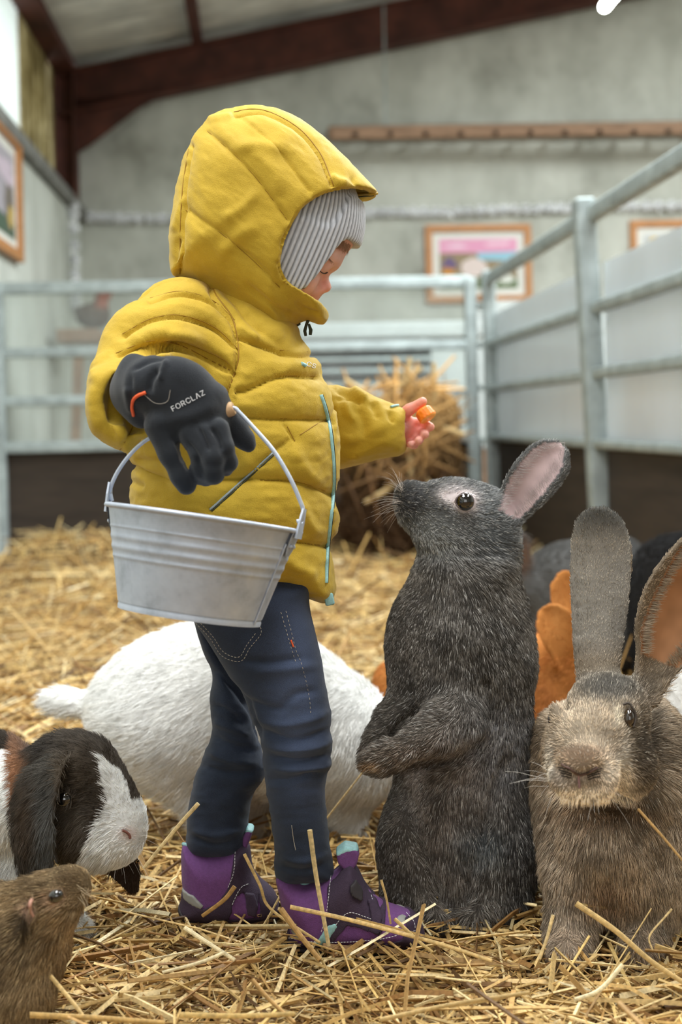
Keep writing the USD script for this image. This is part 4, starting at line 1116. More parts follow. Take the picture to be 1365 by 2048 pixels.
dfold = [([(500, 1430), (560, 1450), (620, 1440), (665, 1420)], .0045, 9), ([(510, 1455), (570, 1478), (620, 1475), (668, 1455)], -.005, 7), ([(525, 1490), (580, 1500), (630, 1495), (668, 1478)], .005, 8), ([(530, 1512), (590, 1522), (640, 1516), (668, 1505)], -.0055, 7), ([(535, 1535), (590, 1540), (640, 1535), (664, 1522)], .0045, 7), ([(530, 1560), (580, 1560), (620, 1548), (655, 1552)], -.004, 7),
         ([(470, 1320), (540, 1325), (610, 1315)], -.003, 8), ([(500, 1345), (560, 1340), (640, 1330)], .003, 10), ([(560, 1420), (590, 1390), (640, 1380)], -.0035, 8), ([(480, 1395), (530, 1415), (580, 1420)], -.004, 8),
         ([(420, 1410), (460, 1425), (490, 1450)], -.004, 7), ([(424, 1440), (460, 1455), (505, 1475)], .004, 8), ([(420, 1470), (460, 1490), (515, 1505)], -.004, 8), ([(410, 1500), (460, 1520), (520, 1530)], .004, 8), ([(400, 1530), (450, 1545), (515, 1545)], -.0035, 7), ([(385, 1675), (430, 1690), (480, 1680)], -.003, 6), ([(380, 1660), (430, 1672), (485, 1660)], .003, 6), ([(560, 1735), (610, 1742), (660, 1725)], -.003, 6), ([(556, 1715), (610, 1724), (660, 1705)], .003, 6),
         ([(420, 1330), (480, 1390), (510, 1440), (525, 1500)], -.004, 6)]
jev = creases(jev, vnormals(jev, jef), dfold, jev[:, 1] < jd + 0.06)
dn_ = vnormals(jev, jef); q = pix(jev)
worn = np.exp(-((q[:, 0] - 590) / 45) ** 2) * np.exp(-((q[:, 1] - 1400) / 180) ** 2) + 0.35 * meshkit.fbm(jev * 40, 3, 4) - 0.15
dcol = lin(40, 48, 64) * (1 - np.clip(worn, 0, 1))[:, None] + lin(74, 86, 114) * np.clip(worn, 0, 1)[:, None]
jeans = obj('jeans', (jev, jef), M_denim, child, color=dcol, label='dark blue denim jeans')
jhh = Hit(jev, jef)
def stitches(hit, line, parent, m, step=7, L=4, r=0.0004, name='stitching', off=0.0003):
    s = spline(line, 30); d = np.r_[0, np.cumsum(np.linalg.norm(np.diff(s, axis=0), axis=1))]
    parts = []
    for t in np.arange(0, d[-1] - L, step):
        ab = np.stack([np.interp([t, t + L], d, s[:, k]) for k in (0, 1)], 1)
        P, N = hit.at(ab, off)
        parts.append(tube(P, r, 4))
    return obj(name, join(parts), m, parent, smooth=False)
stitches(jhh, [(392, 1246), (420, 1275), (445, 1312), (482, 1322), (500, 1296), (522, 1268), (520, 1250)], jeans, M_stitch)
stitches(jhh, [(402, 1246), (428, 1275), (448, 1304), (478, 1314), (494, 1290), (512, 1266)], jeans, M_stitch)
stitches(jhh, [(572, 1222), (582, 1260), (592, 1300), (604, 1330), (618, 1390), (622, 1430)], jeans, M_stitch, step=9)
stitches(jhh, [(562, 1224), (573, 1262), (584, 1300), (594, 1330)], jeans, M_stitch, step=9)
on(jhh, [(582, 1280), (587, 1294)], 0.0009, 'orange_tack', M_orange, jeans, 0.0005)
on(jhh, [(584, 1650), (588, 1680), (592, 1700)], 0.0004, 'loose_thread', M_stitch, jeans, 0.0005)

# ------------------------------------------------------------------ boots
def boot(d, outline, sole, panels, lining, strapz, label, stitch, tongue, sx=0):
    b = Blob(d, 0.0015, 0.004)
    b.outline(outline, 46, 58, k=0.004, smooth=3)
    b.field()
    root = obj('boot', b.mesh(4), M_purple, child, label=label)
    bh = Hit(*b.mesh(4))
    for name, m, pts, off, lab in panels:
        obj(name, b.patch(pts, off, it=3, side=(-0.004 if name in ('side_stripe', 'strap') else None)), m, root, label=lab)
    s = Blob(d, 0.0018, 0.003); s.outline(sole, 40, 62, k=0.002, smooth=1)
    obj('sole', s.mesh(3), M_sole, root, label='dark rubber sole')
    for l in lining:
        on(bh, l, 0.0024, 'lining_edge', M_teal, root, 0.0005)
    for pts, m, nm in tongue:
        t = Blob(d, 0.0015, 0.003); t.outline(pts, 4, 24, k=0.002, smooth=1, sharp=True)
        obj(nm, t.mesh(3), m, root)
    for l in stitch:
        stitches(bh, l, root, M_print_white, 6, 4, 0.0004, off=0.0022)
    return root
boot(1.352, [(553, 1752), (580, 1753), (612, 1768), (650, 1757), (690, 1728), (702, 1722), (716, 1742), (728, 1766), (748, 1790), (772, 1806), (800, 1816), (826, 1828), (842, 1852), (842, 1884), (700, 1890), (600, 1886), (578, 1876), (580, 1850), (566, 1820), (558, 1785)],
     [(577, 1864), (640, 1874), (720, 1876), (790, 1868), (843, 1856), (848, 1880), (838, 1898), (760, 1904), (660, 1902), (585, 1894)],
     [('ankle_panel', M_plum, [(655, 1762), (690, 1728), (704, 1722), (720, 1745), (735, 1775), (752, 1795), (756, 1822), (735, 1840), (716, 1832), (695, 1828), (682, 1842), (660, 1872), (636, 1874), (650, 1835), (657, 1800)], 0.0018, 'dark plum suede ankle panel'),
      ('toe_cap', M_plum, [(760, 1803), (772, 1803), (768, 1830), (760, 1845), (765, 1868), (800, 1858), (812, 1838), (808, 1824), (826, 1824), (850, 1850), (850, 1890), (575, 1890), (572, 1856), (600, 1868), (640, 1872), (700, 1874), (750, 1870), (756, 1846)], 0.0022, 'dark plum suede toe cap and rand'),
      ('side_stripe', M_teal, [(655, 1828), (672, 1822), (676, 1830), (650, 1868), (630, 1870)], 0.0026, 'teal side stripe'),
      ('toe_badge', M_reflect, [(795, 1820), (812, 1822), (808, 1832), (788, 1828)], 0.0012, 'pale grey toe patch'),
      ('heel_patch', M_reflect, [(590, 1838), (606, 1846), (604, 1862), (582, 1852)], 0.0014, 'pale grey heel patch'),
      ('strap', M_plum, [(735, 1785), (752, 1790), (764, 1812), (756, 1846), (736, 1838), (742, 1815)], 0.0042, 'dark plum hook strap'),
      ('upper_strap', M_sole, [(700, 1752), (712, 1745), (726, 1768), (724, 1784), (702, 1770)], 0.0055, 'black ankle strap')],
     [[(555, 1753), (580, 1754), (605, 1768), (625, 1764), (655, 1755)]], None, 'near purple boot with dark plum panels and teal lining',
     [[(665, 1752), (658, 1800), (652, 1830), (642, 1866)], [(660, 1868), (680, 1838), (700, 1824), (730, 1834), (750, 1842)], [(580, 1876), (660, 1882), (760, 1876), (830, 1862)], [(812, 1828), (826, 1846), (828, 1862)], [(740, 1792), (746, 1815), (741, 1835)]],
     [([(676, 1722), (672, 1702), (690, 1688), (714, 1690), (720, 1702), (715, 1722), (704, 1738), (690, 1734)], M_purple, 'tongue'), ([(674, 1712), (672, 1700), (690, 1686), (716, 1690), (719, 1698), (700, 1700), (685, 1706)], M_teal, 'tongue_lining')])
boot(1.425, [(366, 1688), (390, 1694), (430, 1702), (465, 1692), (484, 1682), (496, 1690), (500, 1712), (505, 1740), (520, 1762), (540, 1778), (553, 1800), (552, 1835), (450, 1842), (375, 1836), (362, 1815), (366, 1790), (364, 1740)],
     [(362, 1806), (430, 1822), (500, 1822), (553, 1808), (556, 1830), (545, 1846), (470, 1852), (390, 1846), (364, 1832)],
     [('ankle_panel', M_plum, [(472, 1690), (488, 1682), (500, 1692), (505, 1740), (520, 1760), (520, 1800), (505, 1812), (500, 1780), (490, 1765), (478, 1772), (462, 1808), (430, 1815), (452, 1780), (466, 1740)], 0.0018, 'dark plum suede ankle panel'),
      ('toe_vamp', M_plum, [(508, 1744), (522, 1758), (542, 1774), (560, 1798), (560, 1842), (518, 1842), (524, 1800), (518, 1770)], 0.0016, 'dark plum suede toe'),
      ('heel_counter', M_plum, [(366, 1780), (412, 1796), (440, 1786), (466, 1750), (470, 1800), (462, 1820), (560, 1812), (560, 1840), (360, 1840), (358, 1790)], 0.0018, 'dark plum suede heel counter'),
      ('heel_patch', M_reflect, [(368, 1766), (396, 1772), (414, 1790), (408, 1796), (370, 1784)], 0.0022, 'pale grey heel patch'),
      ('strap', M_plum, [(494, 1765), (512, 1770), (520, 1790), (516, 1812), (500, 1806)], 0.0042, 'dark plum hook strap')],
     [[(367, 1689), (390, 1695), (410, 1702), (430, 1703), (460, 1694), (482, 1682)]], None, 'far purple boot half hidden behind the near one',
     [[(474, 1694), (468, 1740), (455, 1778)], [(465, 1808), (480, 1776), (495, 1768)]],
     [([(484, 1690), (486, 1668), (496, 1652), (508, 1656), (502, 1675), (494, 1696)], M_purple, 'tongue'), ([(486, 1662), (496, 1650), (509, 1655), (507, 1662), (497, 1660)], M_teal, 'tongue_lining')])

# carrot held out in the bare hand
import manifold3d as m3
cd = 1.5
def ringpts(c, ax, r, n=14):
    ax = ax / np.linalg.norm(ax); u = np.cross(ax, [0, 1, .2]); u /= np.linalg.norm(u); w = np.cross(ax, u)
    a = np.arange(n) / n * 2 * np.pi
    return c + r * (np.cos(a)[:, None] * u + np.sin(a)[:, None] * w)
A, Bc = W(845, 819, cd - .008), W(858, 838, cd - .012)
ax = Bc - A
pts = np.vstack([ringpts(A, ax, .0085), ringpts(A + ax * .15, ax, .0105), ringpts(Bc - ax * .1, ax, .0112), ringpts(Bc, ax, .0095)])
cm = m3.Manifold.hull_points(pts).refine_to_length(0.0015).to_mesh()
cv = np.array(cm.vert_properties)[:, :3].astype(float); cf = np.array(cm.tri_verts)
t = ((cv - A) @ ax) / (ax @ ax)
cv = cv + 0.0006 * (meshkit.noise(cv * 500)[:, None] - 0.5)
ccol = np.where((t > 0.93)[:, None], lin(255, 176, 92), lin(250, 132, 36)) * (0.9 + 0.2 * meshkit.noise(cv * 700))[:, None]
carrot = obj('carrot_piece', (cv, cf), attr_mat('carrot', 0.35, 0.5, sss=0.2), None, color=ccol, label='orange carrot chunk held between the fingers of the bare hand', cat='carrot')
# ------------------------------------------------------------------ bucket
M_zinc = mat('zinc_bucket', {'g': ('geometry', {}), 'mp': ('mapping', {'scale': (1, 1, 1)}), 'n': ('noise_texture', {'scale': 26, 'detail': 7, 'roughness': 0.7}), 'r': ('rgb_ramp', {'ramp': [(0.30, (0.35, 0.39, 0.46)), (0.5, (0.48, 0.53, 0.62)), (0.72, (0.57, 0.62, 0.71))]}),
                        'n2': ('noise_texture', {'scale': 70, 'detail': 6}), 'r2': ('map_range', {'from_min': 0.3, 'from_max': 0.7, 'to_min': 0.38, 'to_max': 0.6}), 'b': ('bump', {'strength': 0.12, 'distance': 0.002}), 'p': ('principled_bsdf', {'metallic': 0.4, 'specular_ior_level': 0.5})},
             [('g.position', 'n.vector'), ('n.fac', 'r.fac'), ('r.color', 'p.base_color'), ('g.position', 'n2.vector'), ('n2.fac', 'r2.value'), ('r2.result', 'p.roughness'), ('n2.fac', 'b.height'), ('b.normal', 'p.normal')])
DB = 1.185
s = DB / F
ct, cb = W(408, 1037, DB), W(380, 1232, DB)
axis = ct - cb; Hh = np.linalg.norm(axis); z = axis / Hh
toward = np.array([0, -1.0, 0]); z = z - 0.105 * toward; z /= np.linalg.norm(z)         # leaning a touch to the camera
x = np.array([1.0, 0, 0]) - z * z[0]; x /= np.linalg.norm(x); y = np.cross(z, x)
Mb = np.eye(4); Mb[:3, 0], Mb[:3, 1], Mb[:3, 2] = x, y, z; Mb[:3, 3] = (ct + cb) / 2 - z * Hh / 2
rt, rb = 192 * s, 141 * s
def rad(h):
    return rb + (rt - rb) * h
prof = [(0.001, 0.008), (rb - 0.004, 0.008), (rb - 0.004, 0.0), (rb + 0.0008, 0.0), (rb + 0.0012, 0.003), (rb + 0.0006, 0.006)]
for h in np.linspace(0.07, 0.97, 120):
    bulge = 0.0
    for c0, a0, w0 in ((0.80, 0.0005, 0.012), (0.70, 0.0008, 0.03), (0.60, 0.0009, 0.03), (0.51, 0.0006, 0.02)):
        bulge += a0 * math.exp(-((h - c0) / w0) ** 2)
    prof.append((rad(h) + bulge, h * Hh))
lipc = (rt + 0.0018, Hh)
for a in np.linspace(-2.2, 2.6, 14):
    prof.append((lipc[0] + 0.0022 * math.cos(a), lipc[1] + 0.0022 * math.sin(a)))
for h in np.linspace(0.98, 0.09, 20):
    prof.append((rad(h) - 0.0011, h * Hh))
prof += [(rb - 0.003, 0.0095), (0.001, 0.0095)]
bucket = thing('metal_bucket', 'small grey zinc bucket hanging from the gloved hand by its wire handle', 'bucket', loc=Mb[:3, 3])
obj('body', lathe(prof, 160, Mb), M_zinc, bucket, smooth=40)
def bp(ang, r, h):
    a = math.radians(ang)
    return Mb[:3, :3] @ np.array([r * math.cos(a), r * math.sin(a), h]) + Mb[:3, 3]
# the soldered side seam and the two ears
seam = [bp(-22, rad(h) + 0.0009, h * Hh) for h in np.linspace(0.03, 0.86, 20)]
obj('side_seam', tube(np.array(seam), 0.0011, 6), M_zinc, bucket)
for side, a0 in ((1, -14), (-1, 174)):
    pts = []
    for h, r_ in ((0.74, 0.0011), (0.8, .0014), (0.9, .0014), (0.975, .0016)):
        pts.append((h, r_))
    V, Fc = [], []
    angs = np.radians(np.linspace(a0 - 7, a0 + 7, 9))
    for k, (h, r_) in enumerate(pts):
        wd = (0.55, 0.92, 1.0, 0.95)[k]
        for t in np.linspace(-1, 1, 9):
            V.append(bp(a0 + 7.5 * t * wd, rad(h) + r_ + 0.0012, h * Hh))
    m4 = len(pts)
    for i in range(m4 - 1):
        for j in range(8):
            a = i * 9 + j
            Fc += [[a, a + 1, a + 10], [a, a + 10, a + 9]]
    V2 = [np.array(p) for p in V] + [np.array(p) - 0.0014 * (np.array(p) - bp(0, 0, (p - Mb[:3, 3]) @ z)) / max(np.linalg.norm(np.array(p) - bp(0, 0, (p - Mb[:3, 3]) @ z)), 1e-6) for p in V]
    n0 = len(V); F2 = Fc + [[a + n0, c + n0, b + n0] for a, b, c in Fc]
    ear = obj('handle_ear', (np.array(V2), np.array(F2)), M_zinc, bucket, smooth=50)
    root = bp(a0, rad(1) + 0.0030, Hh * 0.97); top = bp(a0, rad(1) + 0.0046, Hh * 1.22)
    u = np.cross(z, (root - bp(0, 0, Hh * 0.97))); u /= np.linalg.norm(u)
    o = (root - bp(0, 0, Hh * 0.97)); o /= np.linalg.norm(o)
    hole = root * 0.42 + top * 0.58
    import manifold3d as m3
    pl = Polygon([(-0.009, -0.004), (0.009, -0.004), (0.0075, 0.013), (0.0045, 0.024), (-0.0045, 0.024), (-0.0075, 0.013)]).difference(shapely.Point(0, 0.0135).buffer(0.0033))
    mm = trimesh.creation.extrude_polygon(pl, 0.0018, engine='earcut')
    vv = np.array(mm.vertices)
    zz = (top - root) / np.linalg.norm(top - root)
    obj('ear_tab', (root + vv[:, :1] * u + vv[:, 1:2] * zz + vv[:, 2:3] * o, np.array(mm.faces)), M_zinc, ear, smooth=False)
    for hh_ in (0.84,):
        for da in (-3.2, 3.2):
            c = bp(a0 + da, rad(hh_) + 0.0028, hh_ * Hh)
            ic = trimesh.creation.icosphere(2, 0.0022)
            obj('rivet', (np.asarray(ic.vertices) + c, ic.faces), M_zinc, ear)
# bail handle of wire: from the far left ear up behind the glove, through the wooden grip, down to the right ear
wl = bp(174, rad(1) + 0.0038, Hh * 1.115); wr_ = bp(-14, rad(1) + 0.0042, Hh * 1.13)
dl, dr = wl[1], wr_[1]
dg = 1.165
px = [(225, 1004), (219, 986), (232, 950), (258, 912), (290, 882), (330, 862), (380, 846), (430, 828), (466, 816), (480, 826), (510, 858), (548, 902), (580, 955), (600, 1000), (607, 1022), (603, 1040), (594, 1043)]
yy = np.interp(np.arange(len(px)), [0, 1, 6, 8, 12, 16], [dl, dl, dg + 0.022, dg + 0.012, (dg + dr) / 2, dr])
wire = spline(W(np.array(px)[:, 0], np.array(px)[:, 1], yy), 8)
wire[0] = wl
hw = obj('wire_handle', tube(wire, 0.0019, 10), M_zinc, bucket)
g0, g1 = W(425, 831, dg + .0145), W(468, 816, dg + 0.012)
ga = (g1 - g0); L = np.linalg.norm(ga); ga /= L
gx = np.cross(ga, [0, 1, 0]); gx /= np.linalg.norm(gx); gy = np.cross(ga, gx)
Mg = np.eye(4); Mg[:3, 0], Mg[:3, 1], Mg[:3, 2], Mg[:3, 3] = gx, gy, ga, g0 - ga * 0.03
LL = L + 0.03
obj('wooden_grip', lathe([(0.0022, 0), (0.0058, 0.0), (0.0068, 0.002), (0.0075, LL * 0.5), (0.0068, LL - 0.002), (0.0058, LL), (0.0030, LL), (0.0026, LL - 0.004), (0.0022, 0)], 28, Mg), plain('pale_beech', lin(196, 160, 120), 0.6, vary=0.2, vscale=200), hw, smooth=40, label='turned pale wooden grip')
# ------------------------------------------------------------------ rabbits and a guinea pig
M_coat = attr_mat('animal_coat', 0.85, 0.1)
M_fur = attr_mat('animal_fur', 0.6, 0.18)
M_whisk = attr_mat('whiskers', 0.4, 0.4)
M_wet = plain('wet_dark_eye', (0.006, 0.005, 0.005), 0.03, spec=0.8, coat=1.0)
M_eyebrown = plain('brown_eye', (0.022, 0.012, 0.007), 0.04, spec=0.7, coat=1.0)

def flow_field(anchors, s=60):
    """anchors: (px, py, dx, dy, depthwise) lie of the coat at photograph pixels (dy down)."""
    A = np.array(anchors, float)
    D = np.stack([A[:, 2], A[:, 4], -A[:, 3]], 1); D /= np.linalg.norm(D, axis=1, keepdims=True)
    def fl(p):
        q = pix(p)
        w = 1 / (((q[:, None] - A[None, :, :2]) ** 2).sum(2) + s ** 2) ** 1.5
        return (w @ D) / w.sum(1, keepdims=True)
    return fl

def blend(q, base, spots):
    """spots: (px, py, rx, ry, colour, strength): soft markings, some with shade painted in."""
    c = np.tile(base, (len(q), 1)) if np.ndim(base) == 1 else base.copy()
    for x, y, rx, ry, col, a in spots:
        w = a * np.exp(-(((q[:, 0] - x) / rx) ** 2 + ((q[:, 1] - y) / ry) ** 2) ** 1.5)
        c = c * (1 - w[:, None]) + np.asarray(col) * w[:, None]
    return c

def ticked(col, p, amt=0.35, lo=0.6, hi=1.5, pale=None, palep=0.12):
    n = len(p)
    m = meshkit.noise(p * 110, 31) * 0.5 + meshkit.noise(p * 38, 32) * 0.5
    k = lo + (hi - lo) * np.clip(0.5 + (m - 0.5) * 1.6 * (amt / 0.35) + 0.25 * rng.normal(size=n) * (amt / 0.35), 0, 1)
    c = col * k[:, None]
    if pale is not None:
        s = rng.random(n) < palep
        c[s] = c[s] * 0.35 + np.asarray(pale) * 0.65
    return c

def eyeball(parent, px, py, d, r, m, squash=(1, .7, 1), rim=None, name='eye', rot=0):
    c = W(px, py, d); ic = trimesh.creation.icosphere(4, 1.0)
    R = rotm(rot)
    e = obj(name, ((np.asarray(ic.vertices) * np.array(squash) * r) @ R.T + c, ic.faces), m, parent)
    return e

def whiskers(parent, roots, tips, d0, n, col, spread=14, dd=0.02, name='whiskers'):
    pts = []
    for i in range(n):
        k = rng.integers(len(roots)); r0 = np.array(roots[k], float) + rng.normal(0, 4, 2); t0 = np.array(tips[k], float) + rng.normal(0, spread, 2)
        da = rng.normal(0, dd)
        a, b = W(*r0, d0), W(*t0, d0 + da)
        mid = (a + b) / 2 + [0, 0, rng.uniform(0.0, 0.006)]
        pts.append([a, 0.5 * a + 0.5 * mid, mid, 0.5 * mid + 0.5 * b + [0, 0, 0.001], b])
    hairs(name, np.array(pts), np.tile([.00035, .0003, .00026, .0002, .0001], (n, 1)), np.tile(col, (n, 1)) * rng.uniform(.7, 1.2, (n, 1)), M_whisk, parent)

# ---- the dark steel-grey rabbit standing on its hind legs
d = 1.47
r = Blob(d, 0.003, 0.022)
r.outline([(850, 1085), (820, 1160), (795, 1205), (780, 1250), (776, 1300), (783, 1380), (795, 1440), (796, 1500), (792, 1560), (780, 1600), (775, 1650), (770, 1720), (772, 1780), (800, 1812), (860, 1836), (920, 1846), (1000, 1836), (1050, 1800), (1064, 1740), (1060, 1660), (1056, 1600), (1060, 1530), (1064, 1460), (1060, 1380), (1064, 1330), (1052, 1240), (1040, 1160), (1030, 1100), (1000, 1070), (920, 1065)], 132, 132, smooth=8, k=0.02)
r.ell(925, 1300, 128, 150, 120, k=0.03)
r.ell(815, 1715, 58, 105, 80, dd=-.03, rot=6); r.ell(1000, 1700, 72, 110, 95, dd=-.02, rot=-8)
r.bone((800, 1800, -.05, 34), (880, 1838, -.085, 26), 0.02); r.bone((1010, 1805, -.05, 38), (950, 1836, -.09, 26), 0.02)
r.chain([(905, 1440, -.075, 62), (860, 1472, -.105, 42), (800, 1502, -.12, 33), (760, 1520, -.122, 27), (738, 1524, -.12, 20)], 0.012)
r.chain([(830, 1390, -.01, 48), (790, 1440, -.03, 36), (762, 1478, -.045, 28), (738, 1508, -.05, 20)], 0.012)
# head: cheek and skull, muzzle, chin, brow
r.ell(925, 1042, 92, 80, 74, dd=-.01, rot=-14, k=0.02); r.ell(980, 1060, 58, 80, 62, rot=0, k=0.02)
r.bone((880, 1016, -.006, 54), (832, 1006, -.006, 41), 0.014); r.ell(820, 1002, 28, 36, 34, dd=-.004, rot=14, k=0.010); r.bone((868, 1058, -.004, 46), (832, 1036, -.004, 30), 0.010)
r.ell(888, 1066, 56, 44, 64, dd=-.016, k=0.012); r.ell(935, 1078, 96, 48, 74, dd=-.010, rot=-6, k=0.008); r.ell(1000, 1075, 34, 54, 56, dd=-.004, k=0.010)
r.ell(925, 993, 42, 24, 60, rot=-8, k=0.014)
r.ell(930, 1003, 20, 19, 15, dd=-.046, k=0.006)
for a_, b_ in (((838, 1100), (880, 1122)), ((880, 1122), (940, 1136)), ((940, 1136), (1010, 1128))):
    r.bone((*a_, -.078, 9), (*b_, -.082, 9), 0.010, op='sub')
r.leaf([(1000, 1060, -.012), (1022, 1022, -.014), (1058, 965, -.02), (1098, 915, -.02), (1122, 893, -.018)], [16, 27, 41, 36, 10], (-.25, -1, -.1), cup=0.32, thick=5, k=0.008)
fr_ = r.leaf_frame
r.leaf([(1000, 1055, .045), (1030, 1020, .055), (1075, 965, .06), (1112, 920, .06), (1130, 900, .06)], [16, 26, 38, 32, 8], (.2, 1, .0), cup=0.32, thick=5, k=0.008)
v, f = r.mesh(5)
v = creases(v, vnormals(v, f), [([(800, 1560), (825, 1620), (850, 1690), (880, 1770), (905, 1840)], -.011, 15), ([(1030, 1490), (1000, 1560), (975, 1640), (960, 1700)], -.011, 15), ([(960, 1700), (940, 1760), (930, 1835)], -.008, 13), ([(800, 1545), (870, 1530), (940, 1510), (985, 1460)], -.010, 12), ([(965, 1340), (985, 1400), (990, 1460)], -.007, 14), ([(800, 1300), (815, 1360), (820, 1410)], -.008, 14), ([(880, 1570), (900, 1640), (915, 1720)], .006, 34), ([(860, 1240), (920, 1270), (985, 1250)], .004, 40), ([(770, 1480), (800, 1450), (830, 1420)], -.006, 10)], v[:, 1] < d - .01)
q = pix(v)
P_, n_, l_, w_ = fr_
kt = cKDTree(P_)
def inner_ear(p, fr, side_off=0.0015, rimw=0.86):
    P, n, l, w = fr
    dist, i = cKDTree(P).query(p)
    rel = p - P[i]
    a = (rel * l[i]).sum(1) / np.maximum(w[i], 1e-5); h = (rel * n[i]).sum(1)
    cupz = 0.32 * w[i] * a ** 2
    return (np.abs(a) < rimw) & (h > cupz + side_off * 0.0) & (dist < 0.035) & (i > len(P) * 0.22), i / len(P), a
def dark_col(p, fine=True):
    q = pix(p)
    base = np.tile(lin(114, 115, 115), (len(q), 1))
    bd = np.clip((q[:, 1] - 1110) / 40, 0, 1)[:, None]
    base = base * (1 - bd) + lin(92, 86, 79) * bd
    base = blend(q, base, [(920, 1250, 150, 170, lin(100, 96, 91), .8), (900, 1620, 90, 170, lin(127, 117, 110), .75), (1000, 1500, 70, 110, lin(117, 117, 120), .7), (980, 1300, 70, 180, lin(76, 72, 67), .5), (840, 1520, 120, 40, lin(100, 86, 74), .7), (820, 1000, 36, 34, lin(57, 57, 60), .8), (870, 1070, 60, 40, lin(139, 141, 139), .7), (903, 990, 30, 20, lin(222, 214, 214), .95), (931, 1004, 27, 25, lin(214, 206, 206), .95), (960, 1690, 60, 50, lin(84, 96, 103), .6), (1040, 1700, 40, 140, lin(48, 48, 50), .6), (985, 1050, 40, 60, lin(105, 110, 112), .5), (738, 1535, 26, 12, lin(153, 124, 93), .8)])  # lower right patch puts shade from the neighbouring rabbit into the coat
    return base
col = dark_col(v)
ie, ti, ai = inner_ear(v, fr_)
pink = lin(196, 172, 172) * (0.55 + 0.6 * meshkit.noise(v * 70))[:, None]
lid = (np.linalg.norm((pix(v) - [929, 1003]) / [25, 23], axis=1) < 1) | (np.linalg.norm((pix(v) - [901, 992]) / [17, 11], axis=1) < 1)
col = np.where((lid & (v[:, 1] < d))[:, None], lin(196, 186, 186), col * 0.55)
col[ie] = pink[ie]
rab = thing('rabbit', 'dark grey rabbit standing upright on its hind legs and reaching for the carrot', 'rabbit', loc=W(915, 1845, d))
obj('body', (v, f), M_coat, rab, color=col)
fl = flow_field([(815, 990, 1, .3, .1), (870, 1000, 1, .15, .1), (920, 1060, 1, .5, .1), (980, 1050, .5, 1, .1), (900, 1120, .1, 1, 0), (830, 1300, -.1, 1, -.1), (920, 1300, .05, 1, 0), (1030, 1300, .15, 1, .1), (860, 1470, -1, .5, 0), (780, 1510, -1, .45, 0), (740, 1525, -1, .4, 0), (900, 1620, .1, 1, 0), (1040, 1560, -.2, 1, .1), (810, 1700, .1, 1, 0), (1000, 1740, -.1, 1, 0), (1060, 960, .6, -.8, 0), (1110, 910, .6, -.8, 0), (1010, 1030, .4, -.8, .2)])
def dlen(p):
    q = pix(p)
    L = np.where(q[:, 1] < 1090, 0.0045, 0.0078)
    L = np.where((q[:, 0] > 1005) & (q[:, 1] < 1030), 0.0028, L)
    L = np.where(q[:, 0] < 860, np.minimum(L, 0.0045), L) * np.where((q[:, 1] > 1560), 1.15, 1)
    L = np.where((q[:, 0] < 830) & (q[:, 1] > 1400) & (q[:, 1] < 1560), 0.006, L)
    return L
eye_skip = lambda p: (np.linalg.norm(pix(p) - [931, 1003], axis=1) < 17) & (p[:, 1] < d)
def skip_d(p):
    q = pix(p)
    return eye_skip(p) | inner_ear(p, fr_)[0] | (((np.linalg.norm((q - [929, 1003]) / [21, 19], axis=1) < 1) | (np.linalg.norm((q - [902, 992]) / [13, 7], axis=1) < 1)) & (p[:, 1] < d))
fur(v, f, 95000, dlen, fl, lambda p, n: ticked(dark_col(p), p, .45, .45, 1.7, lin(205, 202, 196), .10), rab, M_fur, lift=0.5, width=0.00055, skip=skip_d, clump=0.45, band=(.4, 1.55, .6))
ea = inner_ear(v, fr_, rimw=1.05)
sel = ie & (np.abs(ai) > 0.45)
if sel.sum() > 10:
    idx = np.nonzero(sel)[0]; idx = rng.choice(idx, min(2200, len(idx) * 3)); nn = vnormals(v, f)[idx]
    kk = kt.query(v[idx])[1]
    dirn = -np.sign(ai[idx])[:, None] * l_[kk] * 0.8 + np.gradient(P_, axis=0)[kk] / np.linalg.norm(np.gradient(P_, axis=0)[kk], axis=1, keepdims=True) * 0.5 + nn * 0.35
    dirn /= np.linalg.norm(dirn, axis=1, keepdims=True); L = rng.uniform(.003, .009, len(idx))[:, None]
    hairs('ear_hair', np.stack([v[idx], v[idx] + dirn * L * .5 + nn * .0004, v[idx] + dirn * L], 1), np.tile([.0004, .0003, .0001], (len(idx), 1)), lin(196, 188, 186) * rng.uniform(.6, 1.1, (len(idx), 1)), M_fur, rab)
eyeball(rab, 931, 1003, d - .0545, 0.0104, M_wet, (1, .8, 1))
ic = np.linspace(0, 2 * np.pi, 40, endpoint=False)
Pe = W(931 + 16.5 * np.cos(ic) - 3 * np.maximum(-np.cos(ic), 0) ** 3, 1003 + 15.5 * np.sin(ic), d - .0575)
obj('eyelid', tube(Pe, 0.0010, 8, closed=True), plain('eyelid_grey', lin(120, 108, 108), 0.5), rab)
whiskers(rab, [(806, 990), (812, 1004), (808, 1018), (806, 984)], [(772, 974), (758, 1010), (765, 1046), (782, 950)], d - .02, 46, lin(190, 180, 170), 14)

